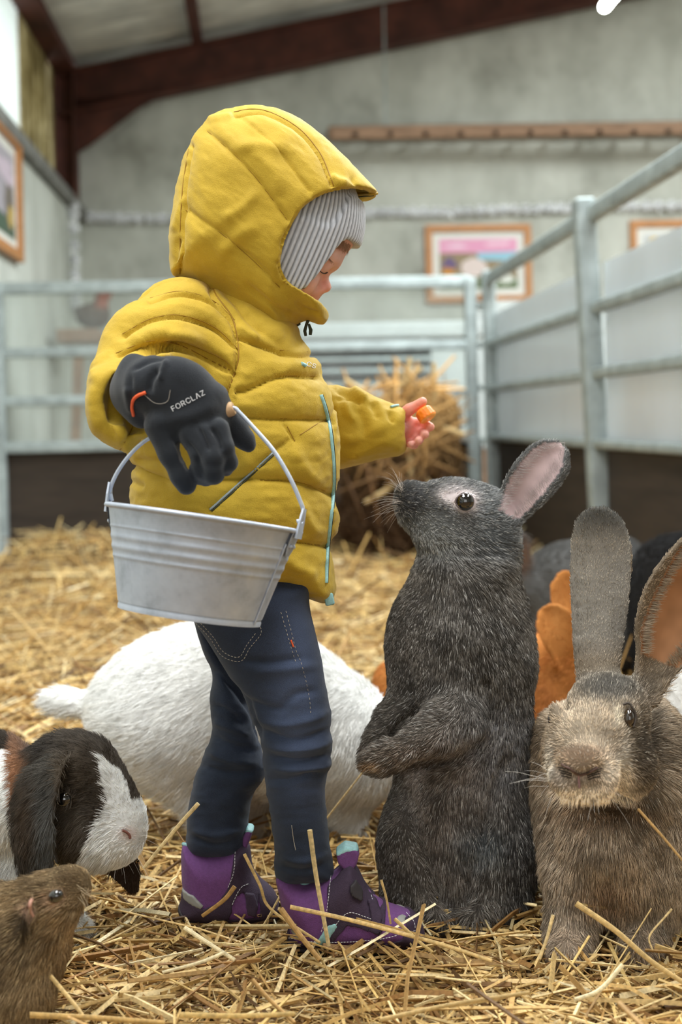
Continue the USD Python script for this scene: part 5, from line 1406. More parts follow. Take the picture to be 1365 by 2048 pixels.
# ---- the brown agouti rabbit facing the camera
d = 1.36
r = Blob(d, 0.0032, 0.022)
r.outline([(1160, 1400), (1120, 1420), (1088, 1440), (1074, 1490), (1070, 1560), (1072, 1640), (1084, 1720), (1105, 1790), (1130, 1826), (1200, 1846), (1280, 1846), (1350, 1826), (1400, 1780), (1430, 1700), (1440, 1600), (1420, 1530), (1385, 1470), (1345, 1418), (1300, 1385), (1220, 1380)], 150, 170, dd=0.045, smooth=8)
r.ell(1258, 1600, 150, 170, 230, dd=0.13, k=0.04); r.ell(1275, 1620, 150, 165, 150, dd=0.26, k=0.04)
r.ell(1215, 1710, 122, 110, 70, dd=-.004, k=0.03)
r.chain([(1150, 1770, -.01, 56), (1142, 1850, -.02, 42), (1140, 1895, -.035, 38), (1135, 1912, -.065, 34)], 0.02)
r.chain([(1300, 1770, -.01, 56), (1296, 1850, -.015, 42), (1288, 1890, -.03, 38), (1280, 1905, -.06, 34)], 0.02)
# head
hd_ = -.115
r.ell(1216, 1430, 84, 84, 88, dd=hd_ + .03, rot=12, k=0.012)
r.ell(1196, 1490, 84, 84, 74, dd=hd_ - .004, rot=14, k=0.012)
r.ell(1170, 1538, 66, 48, 56, dd=hd_ - .044, rot=6, k=0.014)
r.ell(1134, 1556, 36, 30, 34, dd=hd_ - .056, k=0.008); r.ell(1194, 1560, 42, 33, 38, dd=hd_ - .052, k=0.008)
r.ell(1160, 1516, 42, 24, 40, dd=hd_ - .066, rot=4, k=0.010)
r.ell(1170, 1584, 56, 15, 34, dd=hd_ - .044, k=0.008)
r.ell(1266, 1530, 50, 62, 56, dd=hd_ + .004, k=0.014); r.ell(1110, 1510, 24, 62, 50, dd=hd_ + .008, k=0.014)
r.ell(1254, 1440, 22, 42, 22, dd=hd_ - .010, rot=-6, k=0.008)
r.ell(1116, 1440, 16, 36, 22, dd=hd_ + .004, rot=10, k=0.008)
r.ell(1200, 1628, 90, 26, 60, dd=hd_ + .055, k=0.012, op='sub')
r.leaf([(1196, 1390, hd_ + .045), (1194, 1310, hd_ + .065), (1198, 1200, hd_ + .075), (1200, 1110, hd_ + .08), (1198, 1045, hd_ + .078), (1197, 1017, hd_ + .077)], [34, 42, 52, 56, 42, 14], (.35, 1, .05), cup=0.30, thick=5, k=0.012)
frA = r.leaf_frame
r.leaf([(1285, 1400, hd_ + .04), (1305, 1330, hd_ + .055), (1335, 1250, hd_ + .06), (1372, 1170, hd_ + .058), (1410, 1100, hd_ + .05), (1436, 1070, hd_ + .045)], [26, 42, 78, 84, 62, 12], (.2, -1, .0), cup=0.40, thick=5, k=0.012)
frB = r.leaf_frame
v, f = r.mesh(5)
v = creases(v, vnormals(v, f), [([(1216, 1740), (1218, 1800), (1220, 1850)], -.014, 22), ([(1085, 1600), (1100, 1680), (1125, 1750)], -.006, 16), ([(1345, 1620), (1330, 1690), (1318, 1760)], -.007, 16), ([(1140, 1690), (1215, 1720), (1290, 1690)], .006, 40), ([(1110, 1590), (1160, 1606), (1230, 1612), (1290, 1604)], -.003, 12)], (v[:, 1] < d) & ((v[:, 1] > d - .10) | (pix(v)[:, 1] > 1640)))
def agouti_col(p):
    q = pix(p)
    c = np.tile(lin(145, 126, 101), (len(q), 1))
    c = blend(q, c, [(1200, 1700, 150, 110, lin(155, 133, 107), .7), (1210, 1610, 90, 38, lin(118, 90, 57), .85), (1215, 1800, 60, 40, lin(170, 131, 90), .7), (1170, 1460, 70, 80, lin(180, 158, 127), .7), (1160, 1515, 44, 26, lin(159, 126, 90), .85), (1285, 1500, 36, 90, lin(104, 92, 74), .8), (1235, 1560, 40, 40, lin(200, 180, 151), .7), (1160, 1585, 80, 14, lin(212, 194, 167), .75), (1160, 1548, 34, 18, lin(209, 196, 184), .6), (1236, 1432, 10, 22, lin(196, 184, 156), .6), (1220, 1365, 70, 34, lin(104, 99, 88), .8), (1090, 1540, 26, 200, lin(127, 108, 85), .7), (1140, 1880, 46, 50, lin(157, 133, 107), .6), (1290, 1880, 46, 50, lin(150, 126, 101), .6)])
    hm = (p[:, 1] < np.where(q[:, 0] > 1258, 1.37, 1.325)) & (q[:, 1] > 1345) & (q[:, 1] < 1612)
    hc = blend(q, c, [(1298, 1500, 30, 95, lin(74, 62, 48), .85), (1165, 1590, 95, 15, lin(226, 216, 200), .95), (1100, 1530, 9, 40, lin(214, 204, 186), .8), (1250, 1540, 14, 52, lin(222, 210, 190), .85), (1238, 1560, 26, 36, lin(206, 190, 166), .8), (1130, 1565, 30, 24, lin(176, 160, 142), .6), (1160, 1450, 60, 60, lin(190, 170, 142), .5), (1162, 1505, 46, 14, lin(112, 84, 58), .8), (1215, 1375, 76, 30, lin(84, 80, 74), .85)])  # right cheek mixes dark coat with shade painted into the colour
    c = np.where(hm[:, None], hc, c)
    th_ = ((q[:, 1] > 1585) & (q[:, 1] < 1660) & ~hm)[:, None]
    c = np.where(th_, blend(q, c, [(1215, 1622, 100, 32, lin(96, 70, 40), .9)]), c)  # brown throat, with the shade below the chin painted in
    up = np.clip((1330 - q[:, 1]) / 60, 0, 1)[:, None] * (q[:, 0] < 1262)[:, None]
    c = c * (1 - up) + lin(158, 150, 138) * up
    c = c * 0.74 + 0.26 * c.mean(1, keepdims=True); c = c * 1.12
    tip = np.clip((1085 - q[:, 1]) / 50, 0, 1)[:, None]
    c = c * (1 - .75 * tip) + lin(70, 72, 70) * .75 * tip
    return c
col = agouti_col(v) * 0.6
ieB, tB, aB = inner_ear(v, frB, rimw=0.88)
ieB &= pix(v)[:, 1] < 1345
col[ieB] = (lin(176, 128, 92) * (0.8 + 0.3 * meshkit.noise(v * 90))[:, None])[ieB]
rb2 = thing('rabbit', 'brown agouti rabbit with tall ears sitting face on at the right', 'rabbit', loc=W(1220, 1900, d))
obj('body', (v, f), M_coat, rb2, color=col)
fl = flow_field([(1160, 1510, 0, -1, .4), (1185, 1450, .15, -1, .4), (1240, 1470, .6, -.6, .6), (1290, 1500, .8, .4, .5), (1110, 1490, -.8, .2, .5), (1150, 1575, -.3, .8, .3), (1200, 1580, .5, .8, .3), (1225, 1380, .1, -1, .5), (1200, 1200, 0, -1, 0), (1195, 1050, -.05, -1, 0), (1300, 1300, .4, -1, 0), (1360, 1130, .6, -.9, 0), (1210, 1640, 0, 1, 0), (1120, 1640, -.3, 1, .1), (1340, 1640, .4, 1, .1), (1080, 1520, -.5, 1, .3), (1210, 1780, 0, 1, 0), (1140, 1880, 0, 1, -.1), (1290, 1880, 0, 1, -.1), (1350, 1450, .3, .8, .5)])
def alen(p):
    q = pix(p)
    L = np.where(q[:, 1] < 1345, 0.0026, 0.0098)
    hd = (q[:, 1] > 1345) & (q[:, 1] < 1592) & (p[:, 1] < 1.33) & (q[:, 0] > 1085) & (q[:, 0] < 1320)
    L = np.where(hd, 0.0042, L)
    L = np.where(hd & (np.linalg.norm((q - [1160, 1540]) / [50, 40], axis=1) < 1), 0.003, L)
    return np.where(q[:, 1] > 1840, 0.008, L)
def skip_a(p):
    q = pix(p)
    return (inner_ear(p, frB, rimw=0.88)[0] & (q[:, 1] < 1345)) | ((np.linalg.norm((q - [1258, 1438]) / [9, 20], axis=1) < 1) & (p[:, 1] < 1.3))
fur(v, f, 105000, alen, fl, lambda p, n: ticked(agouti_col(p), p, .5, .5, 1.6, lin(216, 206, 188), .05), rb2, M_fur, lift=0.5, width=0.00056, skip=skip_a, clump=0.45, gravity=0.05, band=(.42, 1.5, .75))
gB = np.gradient(frB[0], axis=0); gB /= np.linalg.norm(gB, axis=1, keepdims=True)
sel = np.nonzero(ieB & (np.abs(aB) > 0.6))[0]
if len(sel) > 10:
    idx = rng.choice(sel, 3000); nn = vnormals(v, f)[idx]; kk = cKDTree(frB[0]).query(v[idx])[1]
    dirn = -np.sign(aB[idx])[:, None] * frB[2][kk] + gB[kk] * 0.5 + nn * 0.4 + rng.normal(0, .2, (len(idx), 3)); dirn /= np.linalg.norm(dirn, axis=1, keepdims=True); L = rng.uniform(.004, .011, len(idx))[:, None]
    hairs('ear_hair', np.stack([v[idx], v[idx] + dirn * L * .5 + nn * .0006, v[idx] + dirn * L], 1), np.tile([.0004, .0003, .0001], (len(idx), 1)), lin(186, 168, 146) * rng.uniform(.6, 1.15, (len(idx), 1)), M_fur, rb2)
hx = Hit(v, f)
P, N = hx.at(np.array([(1258, 1438), (1116, 1440)]))
eyeball(rb2, 1258, 1438, P[0, 1] + .0030, 0.0098, M_eyebrown, (.62, .8, 1.05), rot=-4)
eyeball(rb2, 1108, 1442, P[1, 1] + .012, 0.0095, M_eyebrown, (.6, .8, 1.05), rot=6)
def surf_line(hit, pts, rr, name, m, parent, off=0.0005, n=8):
    P, N = hit.at(spline(pts, n), off)
    P[1:-1] = (P[:-2] + P[1:-1] + P[2:]) / 3
    return obj(name, tube(P, rr, 6), m, parent)
M_nose = plain('pinkish_nose', lin(150, 120, 126), 0.5)
surf_line(hx, [(1248, 1412), (1258, 1410), (1267, 1424), (1268, 1440), (1264, 1456)], 0.0012, 'eyelid', plain('eyelid_brown', lin(58, 48, 40), 0.6), rb2, 0.003)
surf_line(hx, [(1128, 1527), (1140, 1533), (1150, 1540), (1157, 1545), (1168, 1544), (1180, 1538), (1192, 1531)], [0.0012] * 49, 'nose', plain('nose_fold_brown', lin(92, 70, 62), 0.7), rb2, 0.0025)
surf_line(hx, [(1157, 1545), (1157, 1558), (1158, 1572)], 0.0012, 'nose', M_nose, rb2, 0.0025)
fold_m = plain('nostril_crease', lin(48, 42, 38), 0.8)
for i in range(4):
    surf_line(hx, [(1146 - i * 1.0, 1537 + i * 6), (1134 - i * .6, 1533 + i * 6.4), (1122 + i * 1.0, 1532 + i * 6.6)], 0.0006, 'nostril_fold', fold_m, rb2, 0.0028)
    surf_line(hx, [(1172 + i * 1.2, 1541 + i * 5.4), (1186 + i * .8, 1536 + i * 5.8), (1200 - i * .6, 1534 + i * 6)], 0.0006, 'nostril_fold', fold_m, rb2, 0.0028)
whiskers(rb2, [(1120, 1560), (1116, 1575), (1200, 1585), (1190, 1590)], [(1050, 1555), (1070, 1610), (1250, 1660), (1208, 1630)], hd_ + d - .05, 18, lin(220, 214, 206), 22)

# ---- the black and white lop-eared rabbit at the left
d = 1.385
r = Blob(d, 0.003, 0.02)
r.ell(150, 1570, 100, 104, 78, dd=-.02, rot=-20, k=0.02); r.ell(205, 1635, 82, 84, 66, dd=-.02, rot=-38, k=0.02); r.ell(228, 1672, 58, 60, 52, dd=-.022, rot=-30, k=0.02)
r.ell(165, 1660, 70, 78, 66, dd=-.03, k=0.02); r.ell(120, 1540, 66, 66, 62, dd=.0, k=0.02)
r.ell(-20, 1600, 110, 130, 110, dd=.08, k=0.03); r.ell(-120, 1640, 170, 170, 140, dd=.1, k=0.04)
r.bone((60, 1600, .02, 90), (-40, 1620, .06, 110), 0.03)
r.chain([(40, 1740, .02, 50), (90, 1810, 0, 36), (140, 1862, -.0, 28), (162, 1870, -.005, 22)], 0.02); r.chain([(-60, 1760, .02, 60), (-60, 1850, .0, 34)], 0.02)
r.leaf([(112, 1510, -.055), (80, 1545, -.078), (60, 1600, -.088), (55, 1660, -.09), (60, 1715, -.088), (66, 1762, -.085)], [26, 40, 46, 47, 44, 30], (.5, .85, .0), cup=0.25, thick=6, k=0.01)
r.leaf([(215, 1660, .035), (240, 1710, .03), (256, 1745, .026), (268, 1782, .024)], [30, 38, 28, 8], (-.3, -.9, .0), cup=0.2, thick=5, k=0.008)
r.ell(128, 1598, 17, 16, 12, dd=-.072, k=0.006)
v, f = r.mesh(5)
def lop_col(p):
    q = pix(p)
    x, y = q[:, 0], q[:, 1]
    wob = 14 * (meshkit.noise(p * 55, 3) - 0.5)
    white = lin(240, 240, 238)
    c = np.tile(white, (len(q), 1))
    dark = lin(78, 70, 62)
    # blaze: white runs from the brow down the muzzle; dark cheek patch and crown
    edge = np.interp(y, [1470, 1500, 1520, 1560, 1600, 1630, 1665, 1700, 1730], [400, 185, 196, 206, 208, 200, 185, 165, 150]) + wob
    cheek = x < edge
    crown = (y < np.interp(x, [150, 200, 215, 240, 256, 262], [1496, 1508, 1522, 1540, 1570, 1600]) + wob * .4)
    c[cheek | crown] = dark
    c = np.where((cheek | crown)[:, None], blend(q, c, [(120, 1540, 40, 40, lin(96, 86, 74), .8), (160, 1560, 36, 60, lin(70, 58, 44), .6), (140, 1660, 38, 50, lin(108, 98, 86), .7), (60, 1490, 60, 40, lin(50, 48, 46), .6), (30, 1560, 26, 90, lin(170, 120, 86), .7)]), c)
    ear = (x < 108) & (p[:, 1] < d - .055)
    c = np.where(ear[:, None], blend(q, np.tile(lin(78, 74, 68), (len(q), 1)), [(90, 1680, 26, 90, lin(108, 108, 106), .7), (50, 1640, 24, 100, lin(82, 66, 52), .7)]), c)
    bodyw = (x < np.interp(y, [1480, 1560, 1600, 1760], [20, 18, 22, 36])) & (p[:, 1] > d - .06)
    c[bodyw] = white
    sad = bodyw & (y < 1500 + wob) 
    c[sad] = lin(60, 52, 44)
    fe = (x > 200) & (y > 1700) & (p[:, 1] > d + .012)
    c[fe] = lin(58, 44, 34)
    c[(y > 1790)] = white
    no = np.exp(-(((x - 258) / 16) ** 2 + ((y - 1668) / 12) ** 2))[:, None]
    return c * (1 - .5 * no) + lin(214, 170, 160) * .5 * no
lop = thing('rabbit', 'black and white lop-eared rabbit with drooping ears at the left edge', 'rabbit', loc=W(60, 1830, d))
obj('body', (v, f), M_coat, lop, color=lop_col(v) * 0.72)
fl = flow_field([(255, 1670, -.6, -.6, .1), (220, 1600, -.5, -1, .1), (150, 1500, -1, -.1, .2), (200, 1500, -1, -.4, .1), (170, 1600, -.9, .3, .1), (140, 1680, -.5, 1, .1), (200, 1700, -.8, .6, .1), (70, 1540, -.4, 1, 0), (65, 1680, .1, 1, 0), (80, 1740, .1, 1, 0), (260, 1760, .3, 1, 0), (0, 1600, -1, .3, .1), (150, 1860, .6, .6, -.1)])
fur(v, f, 48000, lambda p: np.where(pix(p)[:, 0] > 225, 0.004, 0.0085), fl, lambda p, n: ticked(lop_col(p), p, .3, .6, 1.35), lop, M_fur, lift=0.5, width=0.00055, clump=0.5, skip=lambda p: (np.linalg.norm(pix(p) - [128, 1598], axis=1) < 12) & (p[:, 1] < d - .06))
hx = Hit(v, f)
P, N = hx.at(np.array([(128, 1599), (255, 1668)]))
eyeball(lop, 128, 1599, P[0, 1] + .0045, 0.0078, M_wet, (1, .75, .95))
surf_line(hx, [(244, 1660), (252, 1664), (258, 1670), (259, 1676)], 0.0014, 'nose', plain('lop_nose', lin(120, 76, 66), 0.6), lop, 0.0016)
whiskers(lop, [(250, 1690), (240, 1700), (262, 1680)], [(290, 1740), (230, 1760), (310, 1690)], d - .03, 16, lin(225, 222, 216), 18)

# ---- the brown guinea pig at the lower left corner
d = 1.16
r = Blob(d, 0.0026, 0.018)
r.ell(86, 1812, 78, 62, 58, rot=24, k=0.02); r.ell(128, 1782, 46, 40, 42, rot=30, k=0.016); r.ell(150, 1768, 26, 27, 26, k=0.012)
r.ell(60, 1870, 76, 84, 66, rot=30, k=0.02); r.ell(0, 1960, 105, 120, 90, rot=30, k=0.03); r.ell(-60, 1900, 130, 140, 100, dd=.02, k=0.03); r.ell(-100, 2060, 150, 140, 110, dd=.02, k=0.03)
r.bone((40, 2000, -.02, 40), (30, 2120, -.02, 26), 0.02)
r.ell(112, 1792, 18, 14, 11, dd=-.044, rot=25, k=0.006)
r.leaf([(62, 1806, -.056), (56, 1826, -.062), (54, 1852, -.062), (52, 1880, -.058)], [12, 20, 20, 6], (.9, -.5, 0), cup=0.3, thick=4, k=0.005)
v, f = r.mesh(5)
def gp_col(p):
    q = pix(p)
    c = np.tile(lin(128, 108, 80), (len(q), 1))
    return blend(q, c, [(120, 1880, 34, 60, lin(142, 112, 74), .6), (60, 1980, 60, 70, lin(122, 100, 70), .6), (46, 1850, 9, 40, lin(40, 32, 26), .9), (60, 1814, 9, 12, lin(190, 148, 130), .9), (60, 1790, 80, 30, lin(108, 88, 62), .7), (140, 1760, 30, 24, lin(92, 72, 48), .7), (20, 1900, 40, 80, lin(100, 84, 62), .6), (112, 1795, 22, 17, lin(150, 118, 96), .6)])
gpg = thing('guinea_pig', 'brown guinea pig lifting its nose at the lower left corner', 'guinea pig', loc=W(0, 2100, d))
obj('body', (v, f), M_coat, gpg, color=gp_col(v) * 0.6)
fl = flow_field([(160, 1760, -1, .0, .1), (110, 1770, -1, .1, .1), (60, 1780, -1, .2, .1), (130, 1830, -.8, .7, .1), (80, 1880, -.7, 1, .1), (100, 1940, -.2, 1, 0), (30, 1980, -.3, 1, 0), (20, 1830, -1, .4, .1)])
fur(v, f, 34000, lambda p: np.where(np.linalg.norm(pix(p) - [150, 1765], axis=1) < 50, .0035, .0085), fl, lambda p, n: ticked(gp_col(p), p, .42, .5, 1.5, lin(196, 172, 130), .08), gpg, M_fur, lift=0.32, width=0.0005, clump=0.5, band=(.42, 1.45, .75), skip=lambda p: (np.linalg.norm((pix(p) - [112, 1792]) / [15, 12], axis=1) < 1) & (p[:, 1] < d))
hx = Hit(v, f)
P, N = hx.at(np.array([(112, 1792)]))
eyeball(gpg, 112, 1792, P[0, 1] + .0030, 0.0064, M_wet, (1.05, .75, .85), rot=25)
surf_line(hx, [(68, 1798), (60, 1803), (57, 1814), (60, 1826), (64, 1832)], 0.0018, 'ear_fold', plain('bare_ear_skin', lin(178, 132, 112), 0.6), gpg, 0.001)
whiskers(gpg, [(158, 1780), (162, 1790)], [(200, 1800), (190, 1830)], d - .02, 12, lin(170, 150, 120), 12)

# ---- rabbits further back
def back_rabbit(d, shapes, label, base, amt, nf, flow, loc, res=0.004, flen=0.012, spots=(), width=0.0008, eyes=(), ears=(), eary=0):
    r = Blob(d, res, 0.03)
    for sfn in shapes:
        sfn(r)
    frs = []
    for a in ears:
        r.leaf(*a[0], **a[1]); frs.append(r.leaf_frame)
    v, f = r.mesh(4)
    cf = lambda p: blend(pix(p), base, spots)
    t = thing('rabbit', label, 'rabbit', loc=W(*loc, d))
    obj('body', (v, f), M_coat, t, color=cf(v) * .8)
    fur(v, f, nf, lambda p: np.where(pix(p)[:, 1] < eary, .0025, flen), flow_field(flow), lambda p, n: ticked(cf(p), p, amt, .7, 1.3), t, M_fur, lift=0.5, width=width, clump=0.4)
    for e in eyes:
        eyeball(t, *e[:2], d + e[2], e[3], M_wet)
    return t
white = lin(244, 244, 242)
back_rabbit(1.74, [lambda r: r.outline([(175, 1400), (205, 1345), (265, 1292), (340, 1260), (400, 1248), (500, 1246), (580, 1262), (650, 1305), (700, 1345), (735, 1370), (770, 1400), (800, 1440), (815, 1500), (800, 1560), (770, 1590), (735, 1606), (700, 1612), (620, 1600), (540, 1590), (480, 1575), (400, 1566), (310, 1566), (250, 1545), (205, 1500), (180, 1450)], 150, 150, smooth=10),
                   lambda r: r.ell(132, 1405, 56, 28, 34, rot=-8, k=0.02), lambda r: r.ell(340, 1440, 130, 130, 150, k=.03), lambda r: r.bone((330, 1540, -.05, 40), (420, 1660, -.05, 22)), lambda r: r.chain([(690, 1560, -.04, 60), (690, 1630, -.04, 32), (705, 1662, -.05, 22)]), lambda r: r.chain([(500, 1580, .02, 44), (505, 1650, .02, 26), (520, 1664, .0, 20)]), lambda r: r.ell(840, 1520, 70, 60, 60, dd=0, k=.03), lambda r: r.ell(895, 1530, 70, 56, 54, rot=-14, k=.02), lambda r: r.ell(945, 1548, 36, 32, 34, k=.02)],
            'large white rabbit with a tuft tail passing behind the legs', white, .2, 22000, [(150, 1400, -1, .1, 0), (300, 1300, -1, .5, .1), (400, 1400, -1, .5, 0), (600, 1400, -1, .4, 0), (700, 1500, -.6, 1, 0), (500, 1560, -.7, .8, 0)], (450, 1670), spots=[(500, 1640, 60, 70, lin(176, 150, 116), .7), (700, 1600, 80, 40, lin(196, 188, 176), .6), (790, 1500, 40, 90, lin(190, 178, 160), .6)], eyes=[(915, 1516, -.036, .008)], ears=[(([(868, 1490, -.02), (862, 1450, -.02), (862, 1400, -.015), (866, 1350, -.01), (870, 1330, -.01)], [14, 24, 28, 22, 6], (.3, -1, 0)), dict(cup=.3, thick=4, k=.01)), (([(878, 1488, .03), (884, 1450, .035), (892, 1400, .04), (900, 1350, .04), (904, 1332, .04)], [14, 24, 28, 22, 6], (.3, -1, 0)), dict(cup=.3, thick=4, k=.01))])
tan = lin(200, 132, 70)
back_rabbit(2.0, [lambda r: r.ell(900, 1440, 150, 120, 110), lambda r: r.ell(1060, 1400, 80, 120, 90), lambda r: r.ell(1100, 1330, 62, 52, 46, rot=-20), lambda r: r.bone((1110, 1320, 0, 44), (1180, 1350, -.01, 30)), lambda r: r.bone((1070, 1480, -.02, 40), (1090, 1560, -.02, 28)), lambda r: r.ell(790, 1365, 40, 44, 50), lambda r: r.bone((900, 1540, .0, 60), (960, 1565, 0, 40))],
            'rusty orange rabbit half hidden behind the standing dark rabbit', tan, .25, 16000, [(1100, 1340, -1, .4, 0), (1080, 1420, -.2, 1, 0), (900, 1400, -1, .4, 0), (1120, 1240, -.2, -1, 0)], (950, 1575), spots=[(1090, 1400, 30, 60, lin(160, 96, 50), .6), (1120, 1225, 20, 60, lin(224, 158, 92), .6)], flen=.007, eary=1312,
            ears=[(([(1126, 1325, -.02), (1136, 1275, -.01), (1135, 1210, 0), (1130, 1165, .0), (1124, 1146, 0)], [20, 30, 31, 28, 8], (.1, -1, 0)), dict(cup=.25, thick=4, k=.01)), (([(1128, 1325, -.04), (1126, 1300, -.05), (1112, 1260, -.055), (1092, 1232, -.055), (1082, 1222, -.055)], [18, 32, 40, 30, 8], (.4, -1, 0)), dict(cup=.4, thick=4, k=.01))])
grey = lin(98, 97, 96)
back_rabbit(2.75, [lambda r: r.outline([(1060, 1140), (1075, 1110), (1110, 1092), (1140, 1085), (1175, 1072), (1220, 1066), (1260, 1080), (1290, 1110), (1300, 1190), (1290, 1300), (1200, 1352), (1100, 1352), (1060, 1300), (1045, 1210)], 80, 110), lambda r: r.ell(1060, 1180, 40, 42, 44, dd=-.04)],
            'blurred slate grey rabbit crouching behind the orange ears', grey, .2, 9000, [(1100, 1150, 1, .3, 0), (1200, 1100, 1, .4, 0)], (1170, 1250), flen=.014, width=.0012,
            ears=[(([(1052, 1165, -.07), (1046, 1135, -.07), (1042, 1105, -.07), (1042, 1078, -.07), (1044, 1066, -.07)], [8, 16, 17, 13, 4], (.2, -1, 0)), dict(cup=.3, thick=3, k=.01))], spots=[(1045, 1110, 16, 40, lin(120, 92, 74), .9)])
back_rabbit(2.55, [lambda r: r.outline([(1262, 1210), (1268, 1130), (1290, 1095), (1330, 1075), (1380, 1070), (1430, 1090), (1460, 1140), (1465, 1250), (1450, 1380), (1360, 1392), (1290, 1386), (1266, 1300)], 90, 100), lambda r: r.ell(1482, 1190, 62, 54, 52, dd=-.05, rot=-20, k=.02), lambda r: r.ell(1520, 1215, 32, 28, 30, dd=-.06, k=.02)],
            'black rabbit resting in the shade of the right fence boards', lin(38, 37, 38), .2, 6000, [(1300, 1120, 1, .4, 0), (1400, 1120, 1, .4, 0)], (1360, 1200), flen=.014, width=.0014, eyes=[(1498, 1180, -.095, .009)], ears=[(([(1462, 1160, -.06), (1440, 1130, -.07), (1412, 1105, -.075), (1392, 1096, -.075)], [10, 18, 18, 5], (.2, -1, .3)), dict(cup=.3, thick=4, k=.01)), (([(1470, 1155, -.02), (1450, 1118, -.015), (1425, 1085, -.01), (1408, 1072, -.01)], [10, 18, 18, 5], (.2, -1, .3)), dict(cup=.3, thick=4, k=.01))])
back_rabbit(1.9, [lambda r: r.outline([(1310, 1420), (1316, 1370), (1336, 1325), (1380, 1290), (1450, 1280), (1520, 1310), (1550, 1400), (1540, 1520), (1440, 1575), (1340, 1560), (1310, 1500)], 100, 105), lambda r: r.bone((1350, 1540, -.03, 40), (1340, 1570, -.04, 30)), lambda r: r.ell(1570, 1370, 72, 58, 56, rot=-14, k=.02), lambda r: r.ell(1622, 1392, 36, 31, 34, k=.02)],
            'white rabbit cut by the right edge behind the agouti rabbit', white, .2, 8000, [(1340, 1350, 1, .4, 0), (1400, 1300, 1, .4, 0)], (1430, 1600), eyes=[(1590, 1356, -.037, .008)], ears=[(([(1545, 1330, -.02), (1532, 1290, -.02), (1524, 1235, -.015), (1522, 1190, -.01), (1524, 1172, -.01)], [14, 24, 28, 22, 6], (.3, -1, 0)), dict(cup=.3, thick=4, k=.01)), (([(1555, 1330, .025), (1552, 1290, .03), (1552, 1235, .03), (1556, 1190, .03), (1560, 1174, .03)], [14, 24, 28, 22, 6], (.3, -1, 0)), dict(cup=.3, thick=4, k=.01))])
# ------------------------------------------------------------------ straw bedding
M_straw = attr_mat('straw_stalks', 0.55, 0.45, fine=0.25, fscale=260)
PAL = np.array([lin(*c) for c in ((214, 182, 122), (196, 160, 98), (174, 136, 80), (226, 202, 150), (146, 108, 62), (104, 76, 46), (206, 174, 110), (236, 220, 178))])
PW = np.array([.2, .2, .16, .14, .10, .07, .1, .03])
def straws(c, az, el, L, wdt, bend, col, sides=4, st=3):
    n = len(c)
    d = np.stack([np.cos(az) * np.cos(el), np.sin(az) * np.cos(el), np.sin(el)], 1)
    s = np.cross(d, [0, 0, 1.0]); s /= np.maximum(np.linalg.norm(s, axis=1, keepdims=True), 1e-6)
    u = np.cross(s, d)
    ro = rng.random(n) * np.pi
    s, u = s * np.cos(ro)[:, None] + u * np.sin(ro)[:, None], u * np.cos(ro)[:, None] - s * np.sin(ro)[:, None]
    tt = np.linspace(-1, 1, st)
    P = c[:, None] + d[:, None] * (tt[None, :, None] * L[:, None, None] / 2) + (s * 0.6 + u * 0.4)[:, None] * (bend[:, None] * (1 - tt ** 2)[None])[..., None]
    th = np.arange(sides) / sides * 2 * np.pi + np.pi / 4
    tap = np.linspace(1, 0.85, st)
    off = (np.cos(th)[None, None, :, None] * s[:, None, None] * (wdt / 2)[:, None, None, None] + np.sin(th)[None, None, :, None] * u[:, None, None] * (wdt * 0.27)[:, None, None, None]) * tap[None, :, None, None] * 1.3
    V = (P[:, :, None] + off).reshape(-1, 3)
    f = []
    for i in range(st - 1):
        for k in range(sides):
            l = (k + 1) % sides
            f += [[i * sides + k, i * sides + l, (i + 1) * sides + l], [i * sides + k, (i + 1) * sides + l, (i + 1) * sides + k]]
    f = np.array(f)
    Fc = (f[None] + (np.arange(n) * st * sides)[:, None, None]).reshape(-1, 3)
    sd = 0.82 + 0.36 * rng.random((n, 1, sides))
    kk = (sd * (0.9 + 0.2 * rng.random((n, st, 1)))).reshape(-1, 1)
    return (V, Fc), np.repeat(col, st * sides, 0) * kk
def straw_colour(n):
    c = PAL[rng.choice(len(PAL), n, p=PW)]
    return c * (0.75 + 0.5 * rng.random((n, 1)))
def bed(n, y0, y1, lo, hi, wlo, whi, up, seed_h=0.0):
    y = np.sqrt(y0 ** 2 + (y1 ** 2 - y0 ** 2) * rng.random(n))
    x = (rng.random(n) * 2 - 1) * (0.32 * y + 0.30) + 0.16 + 0.012 * y
    lim = XR + 0.0
    m = (x * EX[0] + y * EX[1] < lim) & (x * EX[0] + y * EX[1] > XL + 0.14) & (x * EY[0] + y * EY[1] < YF - 0.02)
    x, y = x[m], y[m]; n = len(x)
    r = rng.random(n)
    z = -0.018 + 0.036 * rng.random(n) ** 1.3 + mound(x, y)
    el = np.where(r < up, rng.normal(0, 0.45, n), rng.normal(0, 0.10, n))
    L = lo + (hi - lo) * rng.random(n) ** 1.4
    wd = wlo + (whi - wlo) * rng.random(n) ** 2
    z = np.maximum(z, np.abs(np.sin(el)) * L / 2 * 0.75 - 0.02)
    el = np.where((y < 1.55) & (np.abs(el) > 0.22), el * 0.4, el)
    return straws(np.stack([x, y, z], 1), rng.random(n) * np.pi * 2, el, L, wd, rng.normal(0, 0.006, n), straw_colour(n) * (0.55 + 0.45 * np.clip((z - mound(x, y) + 0.018) / 0.02, 0, 1))[:, None] ** 0)
def mound(x, y):
    yb = x * EY[0] + y * EY[1]; xb = x * EX[0] + y * EX[1]
    return 0.09 * np.clip((yb - 4.6) / 1.2, 0, 1) ** 2 * np.clip((0.2 - xb) / 0.8, 0.25, 1) + 0.012 * (meshkit.noise(np.stack([x * 3, y * 3, 0 * x], -1)) - 0.5)
parts, cols = [], []
